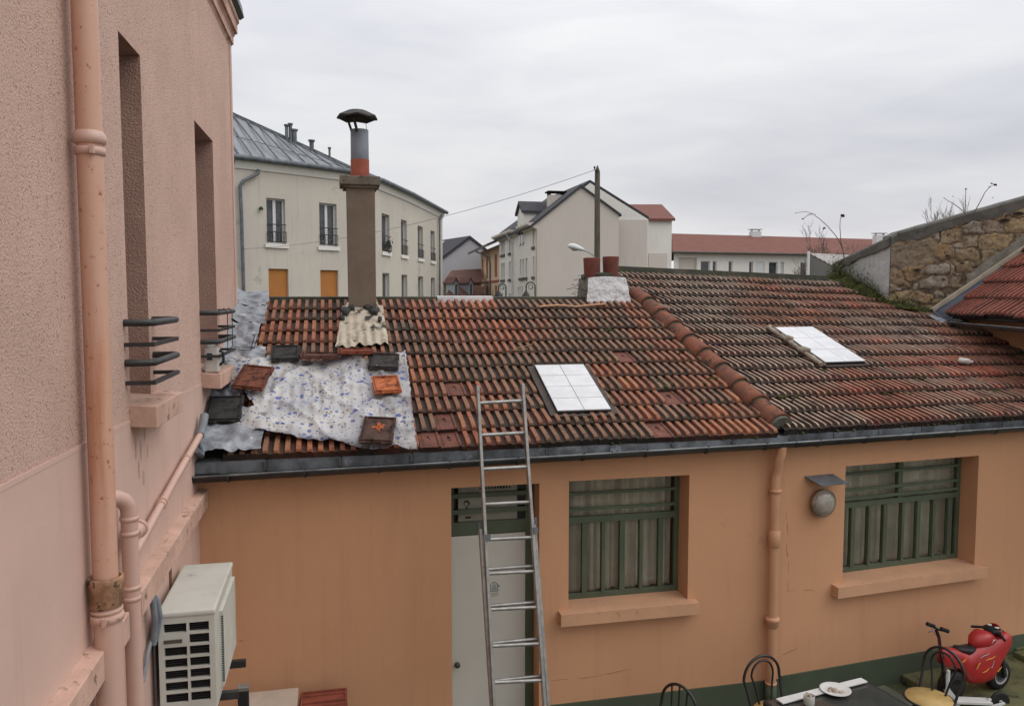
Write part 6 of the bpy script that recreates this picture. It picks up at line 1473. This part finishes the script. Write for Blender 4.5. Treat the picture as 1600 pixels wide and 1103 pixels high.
def lantern(x, xl, ytop, d, label):
    b_ = dp(x,462,d); b_.z = 0; tg = thing('lantern', label, 'street lamp', b_, 'curled lantern posts in the street')
    px_ = lambda a, b2: dp(a, b2, d)
    mb = MB(); r = (x-xl)*.5; cx = x-r; P = [b_, px_(x, ytop+r*1.2)]+[px_(cx+r*math.cos(a), ytop+r-r*math.sin(a)) for a in [R_(q_) for q_ in range(10,181,17)]]+[px_(xl, ytop+r*1.9)]
    mb.tube(P, .028, 6); mb.build('post', black, tg)
    mb = MB(); mb.tube([px_(cx+r*.62*(1-.35*k/14)*math.cos(k*.55), ytop+r+r*.62*(1-.35*k/14)*math.sin(k*.55)) for k in range(15)], .012, 5); mb.build('scroll', black, tg)
    c = px_(xl, ytop+r*2.1); mb = MB(); mb.lathe([(.02,.1),(.05,.02),(.17,-.17),(.17,-.2),(.0,-.2)], c, 10); mb.build('lantern_hood', black, tg)
    mb = MB(); mb.lathe([(.12,-.21),(.07,-.5),(.0,-.51)], c, 10); mb.build('lantern_glass', whitef, tg)
lantern(790.5, 779, 443.5, 34, 'left of two black curled lantern posts before the white front')
lantern(836, 822, 441, 34, 'right of two black curled lantern posts before the white front')

# ================================================================== COURTYARD
def chair(name_loc, rot, label, spindles=False, back_top=.88):
    tg = thing('bistro_chair', label, 'chair', (name_loc[0], name_loc[1], 0), 'black bistro chairs in the courtyard')
    c, s_ = math.cos(rot), math.sin(rot); O = V((name_loc[0], name_loc[1], 0)); W_ = lambda x, y, z: O+V((x*c-y*s_, x*s_+y*c, z))
    mb = MB(); mb.lathe([(0,.452),(.195,.452),(.2,.46),(.197,.472),(.0,.476)], O, 36); mb.build('seat', seatm, tg)
    mb = MB(); mb.tube([W_(.205*math.cos(a), .205*math.sin(a), .458) for a in [2*math.pi*k/36 for k in range(36)]], .013, 8, closed=True); mb.lathe([(.206,.40),(.206,.455),(.198,.455),(.198,.40)], O, 36); mb.build('seat_ring', black, tg)
    for sx, sy in ((.15,-.14),(-.15,-.14)):
        mb = MB(); mb.tube([W_(sx,sy,.45), W_(sx*1.12,sy*1.12,.25), W_(sx*1.3,sy*1.3,0)], .0125, 10); mb.build('leg', black, tg)
    for sx in (-1, 1):
        mb = MB(); mb.tube([W_(sx*.165,.12,.45), W_(sx*.18,.17,.2), W_(sx*.19,.24,0)], .0125, 10); mb.build('leg', black, tg)
    mb = MB(); pts = [W_(-.165,.12,.44), W_(-.175,.17,.58)]
    for k in range(15): a = math.pi-math.pi*k/14; pts.append(W_(.19*math.cos(a)*(1 if not spindles else .95), .215, back_top-.2+.2*math.sin(a)))
    pts += [W_(.175,.17,.58), W_(.165,.12,.44)]; mb.tube(pts, .0125, 10); mb.build('backrest', black, tg)
    if spindles:
        for x in (-.07,0,.07): mb = MB(); mb.tube([W_(x*.7,.16,.47), W_(x,.20,.65), W_(x*1.1,.215,back_top-.012-abs(x)*.3)], .008, 8); mb.build('spindle', black, tg)
    else:
        mb = MB(); pts = [W_(-.06,.15,.46), W_(-.085,.18,.6)]
        for k in range(13): a = math.pi-math.pi*k/12; pts.append(W_(.115*math.cos(a), .208, back_top-.17+.13*math.sin(a)))
        pts += [W_(.085,.18,.6), W_(.06,.15,.46)]; mb.tube(pts, .0095, 10); mb.build('inner_loop', black, tg)
    mb = MB(); mb.tube([W_(.155*math.cos(a), .155*math.sin(a), .22) for a in [2*math.pi*k/30 for k in range(30)]], .008, 8, closed=True); mb.build('stretcher_ring', black, tg)
p = zp(1190,1024,.88); chair((p.x+.03, p.y-.215), .12, 'black bistro chair backing onto the downpipe, left of the table')
p = zp(1447,1090,.47); chair((p.x+.03, p.y), -1.25, 'black bistro chair with a worn round yellow seat beside the kick scooter')
p = zp(1042,1066,.88); chair((p.x-.10, p.y-.17), -1.05, 'black chair with slim spindles in its hooped back, below the left window', spindles=True)
tb_ = thing('garden_table', 'dark glass-topped courtyard table with a plate on it', 'table', (4.0,5.45,0))
q0_, q1_ = V((3.46,5.83,0)), V((4.42,5.98,0)); dx_ = (q1_-q0_).normalized(); dy_ = V((dx_.y,-dx_.x,0))
TT = lambda a, b_, z: q0_+dx_*a+dy_*b_+V((0,0,z))
mb = MB(); mb.prism([TT(.01,.01,.72),TT(1.05,.01,.72),TT(1.05,.85,.72),TT(.01,.85,.72)], (0,0,.012)); mb.build('top', tabletop_m, tb_)
mb = MB()
for a, b_ in (((0,0),(1.06,0)),((1.06,0),(1.06,.86)),((0,.86),(1.06,.86)),((0,0),(0,.86))): mb.beam(TT(*a,.713), TT(*b_,.713), .03, .03)
mb.build('frame', blackplast, tb_)
for a, b_ in ((.05,.05),(1.0,.05),(1.0,.8),(.05,.8)): mb = MB(); mb.tube([TT(a,b_,.7), TT(a,b_,0)], .016, 8); mb.build('leg', blackplast, tb_)
mb = MB(); a = zp(1345,1060,.745); b_ = zp(1215,1092,.745); dd_ = (a-b_).normalized(); sd_ = V((dd_.y,-dd_.x,0)); mb.prism([b_-dd_*.02, a, a+sd_*.075, b_+sd_*.085-dd_*.02], (0,0,.012)); tag(mb.build('white_board', whitem, None, bevel=.002), 'narrow white board lying along the back edge of the table', 'board')
pp_ = zp(1305,1081,.74); pl_ = thing('plate', 'white plate with food scraps on the courtyard table', 'plate', pp_)
mb = MB(); mb.lathe([(0,0),(.07,0),(.085,.01),(.125,.026),(.128,.03),(.12,.029),(.082,.016),(.0,.008)], pp_, 36); mb.build('dish', whitem, pl_)
mb = MB(); mb.smooth = True
for k in range(9): c = pp_+V((random.gauss(-.01,.028),random.gauss(-.01,.022),.014)); r = random.uniform(.012,.026); mb.add([c+p_*r for p_ in ico], icf)
mb.build('food_scraps', mat('scraps', (.30,.22,.15), (.45,.4,.33), 30), pl_)
cc_ = zp(1264,1100,.735); cu_ = thing('jar', 'pale jar filled with cigarette ends on the courtyard table', 'jar', cc_)
mb = MB(); mb.lathe([(0,0),(.042,0),(.045,.01),(.045,.075),(.041,.08),(.041,.065),(0,.062)], cc_, 24); mb.build('glass_body', mat('jar_glass', (.42,.42,.38), rough=.15), cu_)
mb = MB()
for k in range(16): a = random.uniform(0,6.28); r = random.uniform(0,.028); c = cc_+V((r*math.cos(a), r*math.sin(a), .06)); mb.tube([c, c+V((random.gauss(0,.008),random.gauss(0,.008),.03))], .005, 6)
mb.build('cigarette_ends', mat('cig_ends', (.55,.5,.42), (.3,.2,.12), 60), cu_)
# mossy kerb slab by the wall
mb = MB(); p0 = w2(1.55)+N2*.75; 
mb.prism([w2(1.5)+N2*.95, w2(5.5)+N2*.95, w2(5.5)+N2*.02, w2(1.5)+N2*.02], (0,0,.10)); tag(mb.build('mossy_slab', mat('mossy_concrete', (.13,.125,.06), (.085,.09,.04), 3, c3=(.05,.045,.03), s3=6, t3=.55, bump=.5, bs=30), None, bevel=.012), 'mossy olive concrete slab along the foot of the wall', 'slab')
for k in range(3):
    a = w2(2.9)+N2*(.62-.30*k)+V((.1*k,0,.102)); mb = MB(); mb.prism([a, a+D2*2.4, a+D2*2.4+U2*.25, a+U2*.25], (0,0,.06)); tag(mb.build('paving_plank', MATS['mossy_concrete'], None, bevel=.01), ['front','middle','rear'][k]+'most of three mossy planks lying right of the red toy motorbike', 'plank', 'mossy planks by the wall')
# toy motorbike
mF = zp(1556,1074,.10); md = V((.985,.17,0)).normalized(); ms = V((md.y,-md.x,0))   # ms points to camera side
mO = mF-md*.30
bike = thing('toy_motorbike', 'red plastic toy motorbike parked against the green wall base', 'toy motorbike', mO)
BK = 1.13; mO = mF-md*.30*BK
M_ = lambda x, y, z: mO+md*x*BK+ms*y*1.08+V((0,0,z*BK))
def loft(secs, mat_, name, par, nn=16, bevel=0):
    mb = MB(); mb.smooth = True; vs = []
    for x, zc__, hw_, hh_, sq in secs:
        for j in range(nn):
            th = 2*math.pi*j/nn; ct, st_ = math.cos(th), math.sin(th)
            vs.append(M_(x, hw_*math.copysign(abs(ct)**sq, ct), zc__+hh_*math.copysign(abs(st_)**sq, st_)))
    fs = [(i*nn+j, i*nn+(j+1)%nn, (i+1)*nn+(j+1)%nn, (i+1)*nn+j) for i in range(len(secs)-1) for j in range(nn)]
    mb.add(vs, fs+[tuple(range(nn))[::-1], tuple((len(secs)-1)*nn+j for j in range(nn))]); return mb.build(name, mat_, par)
body = loft([(-.44,.42,.02,.05,.7),(-.38,.41,.055,.085,.7),(-.30,.39,.065,.085,.7),(-.20,.36,.075,.09,.8),(-.12,.28,.085,.13,.8),(-.04,.28,.10,.17,.8),(.06,.29,.11,.19,.7),(.16,.31,.11,.19,.6),(.24,.38,.105,.14,.6),(.33,.44,.095,.10,.6),(.41,.44,.06,.055,.6),(.45,.42,.02,.02,.8)], redplast, 'body', bike)
loft([(-.05,.47,.03,.03,.8),(.0,.49,.07,.06,.8),(.08,.50,.095,.075,.75),(.16,.49,.085,.06,.8),(.22,.46,.05,.03,.9)], redplast, 'tank', bike)
loft([(-.24,.455,.03,.015,.8),(-.20,.45,.06,.025,.8),(-.10,.425,.065,.03,.8),(-.03,.43,.05,.03,.8)], blackplast, 'saddle', bike)
mb = MB(); mb.smooth = True; vs = []
for i in range(7):
    for j in range(7):
        u, v = i/6, j/6*2-1; vs.append(M_(.26+.14*u-.05*v*v, v*(.095-.02*u), .60-.20*u-.05*v*v))
mb.add(vs, [(i*7+j, (i+1)*7+j, (i+1)*7+j+1, i*7+j+1) for i in range(6) for j in range(6)]); o = mb.build('windshield', redplast, bike); so = o.modifiers.new('t', 'SOLIDIFY'); so.thickness = .008
mb = MB(); mb.tube([M_(.16,.17,.53), M_(.2,.10,.545), M_(.21,0,.55), M_(.2,-.10,.545), M_(.16,-.17,.53)], .013, 10); mb.build('handlebar', blackplast, bike)
loft([(.17,.545,.05,.02,.9),(.22,.555,.085,.03,.8),(.28,.55,.07,.02,.9)], blackplast, 'dashboard', bike)
for yy in (-.035, .04):
    mb = MB(); mb.lathe([(0,.0),(.022,.0),(.022,.006),(0,.008)], M_(.225,yy,.584), 14); mb.build('dial', whitem, bike)
for xw in (-.27, .30):
    mb = MB(); c = M_(xw,0,.135); pr = [(.075,-.05),(.12,-.052),(.135,-.03),(.135,.03),(.12,.052),(.075,.05)]; mb.lathe([(a*BK, b_) for a, b_ in pr], c, 32, axis=ms); tw_ = mb.build('wheel', blackplast, bike)
    mb = MB(); mb.lathe([(.084,.048),(.095,.054),(.087,.056),(.076,.05)], c, 32, axis=ms)
    mb.lathe([(0,.03),(.025,.034),(.02,.045),(0,.046)], c, 16, axis=ms)
    for k in range(5): a = k*2*math.pi/5; e_ = md*math.cos(a)+V((0,0,math.sin(a))); mb.beam(c+ms*.04+e_*.02, c+ms*.042+e_*.075, .018, .008, up=ms)
    mb.lathe([(0,.0),(.078,.0),(.078,.02),(0,.02)], c, 32, axis=ms); mb.build('rim', greyplast if xw > 0 else blackplast, tw_)
for sg in (1, -1): mb = MB(); mb.beam(M_(.24,sg*.07,.42), M_(.31,sg*.075,.135), .035, .03, up=ms); mb.build('fork', blackplast, bike)
# decals: flame-like swirls and stripes, abstract
rnd = random.Random(2); yel = mat('decal_yellow', (.55,.30,.04), rough=.4); grd = mat('decal_grey', (.32,.30,.30), rough=.4)
for k, (x, z, w_, h_, m__) in enumerate(((.16,.41,.10,.018,yel),(.07,.34,.12,.016,yel),(.02,.24,.09,.014,yel),(.10,.28,.05,.04,grd),(-.08,.30,.05,.02,yel),(.27,.43,.05,.03,grd),(.13,.48,.05,.014,whitem),(.0,.38,.11,.012,grd),(-.26,.38,.05,.012,yel),(.19,.22,.06,.012,yel))):
    mb = MB(); mb.smooth = True; pts = [M_(x-w_/2+w_*i/6, (.109 if x < .25 else .100)-.02*(z > .40), z+h_*.5*math.sin(i*.8+k)+i*.006) for i in range(7)]; mb.tube(pts, [.001+.004*math.sin(math.pi*(i+.5)/7) for i in range(7)], 6); mb.build('decal', m__, bike)
# kick scooter
sc0 = zp(1467,984,.86); st0 = zp(1479,1084,.22)
ks = thing('kick_scooter', 'black and white kick scooter with upright handlebar standing before the toy motorbike', 'scooter', (sc0.x, sc0.y, 0))
base_s = V((st0.x, st0.y, .22)); tops = sc0
mb = MB(); mb.tube([base_s, tops-V((0,0,.06)), tops+V((-.03,0,-.0))], .016, 12); mb.build('stem', blackplast, ks)
mb = MB(); a = pl(1448,974,tops,cF); b_ = pl(1482,986,tops,cF); hv = (b_-a).normalized(); 
mb.tube([a, tops+V((0,0,.005)), b_], .012, 10); mb.build('handlebar', blackplast, ks)
for u, v in ((a, a.lerp(b_, .36)), (b_, b_.lerp(a, .36))): mb = MB(); mb.tube([u, v], .019, 12); mb.build('grip', mat('grip_rubber', (.012,.012,.012), rough=.8), ks)
mb = MB(); mb.tube([a+V((.05,-.02,-.03)), a+V((.02,-.05,-.05)), a+V((-.02,-.05,-.06))], .006, 6); mb.build('brake_lever', zinc, ks)
mb = MB(); mb.tube([a+V((.03,-.04,-.05)), a+V((.06,-.08,-.11)), tops+V((.02,-.03,-.26)), base_s+V((0,-.02,.2))], .0035, 6); mb.build('brake_cable', mat('red_cable', (.3,.03,.03)), ks)
mb = MB(); z_ = .62; 
for zz in (.60,.45): mb.lathe([(.017,zz-.02),(.022,zz-.018),(.022,zz+.018),(.017,zz+.02)], (base_s+(tops-base_s)*((zz-.22)/.64))*1.0-V((0,0,(base_s+(tops-base_s)*((zz-.22)/.64)).z)), 12)
mb.build('clamp', blackplast, ks)
mb = MB(); mb.tube([base_s+V((0,0,.24)), base_s+V((0,0,.0))], .024, 12); mb.beam(base_s+V((0,0,.05)), base_s+V((.11,-.03,-.1)), .05, .05); mb.build('head_tube', whitem, ks)
rw = zp(1562,1095,.12); fwl = base_s+V((-.10,.02,-.12))
mb = MB(); da_ = V((rw.x, rw.y, .12))-base_s; mb.beam(base_s+V((.05,-.01,-.06)), V((rw.x-.12,rw.y,.13)), .11, .03); mb.build('deck', whitem, ks, bevel=.006)
dw = (V((rw.x,rw.y,0))-V((fwl.x,fwl.y,0))).normalized(); aw = V((dw.y,-dw.x,0))
for c in (V((rw.x,rw.y,.12)), V((fwl.x,fwl.y,.10))):
    mb = MB(); mb.lathe([(.07,-.016),(.092,-.016),(.1,-.008),(.1,.008),(.092,.016),(.07,.016)], c, 28, axis=aw); ww = mb.build('wheel', blackplast, ks)
    mb = MB(); mb.lathe([(.07,-.012),(.074,-.012),(.074,.012),(.07,.012)], c, 28, axis=aw)
    for k in range(6): a2_ = k*math.pi/3; e_ = dw*math.cos(a2_)+V((0,0,math.sin(a2_))); mb.beam(c, c+e_*.072, .014, .012, up=aw)
    mb.lathe([(0,-.02),(.02,-.02),(.02,.02),(0,.02)], c, 12, axis=aw); mb.build('rim', greyplast, ww)
mb = MB(); mb.beam(V((rw.x-.14,rw.y,.15)), V((rw.x+.02,rw.y,.13))-aw*.04, .02, .02); mb.beam(V((rw.x-.16,rw.y,.10))+aw*.045, V((rw.x+.02,rw.y,.12))+aw*.045, .018, .02); mb.build('rear_fork', whitem, ks)
# tile pile and board at the foot of the left wall
tp0, tp1 = onY(468,1084,6.75), onY(541,1084,6.75)
tpile = []
for k in range(6):
    z_ = tp0.z-.035*(k+1); mb = MB(); jx2 = random.uniform(-.015,.015)
    mb.box((tp0.x+jx2,6.52,z_),(tp1.x+jx2,6.80,z_+.014))
    tg = thing('roof_tile', 'spare red roof tile, number %s from the top of the pile by the wall' % ['first','second','third','fourth','fifth','sixth'][k], 'roof tile', ((tp0.x+tp1.x)/2, 6.66, z_), 'spare roof tiles piled by the wall')
    o = mb.build('slab', terracotta, tg, bevel=.003); 
    mb = MB()
    for yy in (6.53,6.60,6.72,6.78): mb.box((tp0.x+jx2+.004,yy,z_+.0145),(tp1.x+jx2-.004,yy+.018,z_+.028))
    mb.box((tp0.x+jx2+.004,6.555,z_+.0145),(tp0.x+jx2+.02,6.78,z_+.026)); mb.box((tp1.x+jx2-.02,6.555,z_+.0145),(tp1.x+jx2-.004,6.78,z_+.026)); mb.build('rib', terracotta, tg)
a, b_ = onY(386,1085,6.7), onY(466,1088,6.7)
mb = MB(); mb.box((a.x,6.25,a.z-.05),(b_.x,6.78,a.z-.02)); tag(mb.build('pale_board', mat('pale_board', (.5,.42,.34), (.44,.37,.3), 5), None, bevel=.003), 'pale board lying left of the spare roof tiles', 'board')
mb = MB(); mb.box((a.x+.02,6.3,0),(tp1.x-.02,6.79,tp0.z-.26)); tag(mb.build('wooden_crate', wood_grey, None, bevel=.008), 'grey wooden crate carrying the pile of spare roof tiles', 'crate')

# low box beside the table
bc = zp(1372,1086,.46); sbx = thing('storage_box', 'grey-green lidded storage box just right of the dark table', 'box', (bc.x, bc.y-.05, 0))
mb = MB(); mb.obox((bc.x,bc.y-.05,.215), dx_*.42, dy_*.34, (0,0,.43)); mb.build('body', mat('grey_green_plastic', (.075,.08,.06), (.055,.06,.045), 6, rough=.6), sbx, bevel=.012)
mb = MB(); mb.obox((bc.x,bc.y-.05,.446), dx_*.45, dy_*.37, (0,0,.028)); mb.build('lid', MATS['grey_green_plastic'], sbx, bevel=.008)
for sg in (-1, 1): mb = MB(); mb.obox(V((bc.x,bc.y-.05,.36))+dx_*(.222*sg), dx_*.02, dy_*.10, (0,0,.03)); mb.build('handle', blackplast, sbx, bevel=.004)
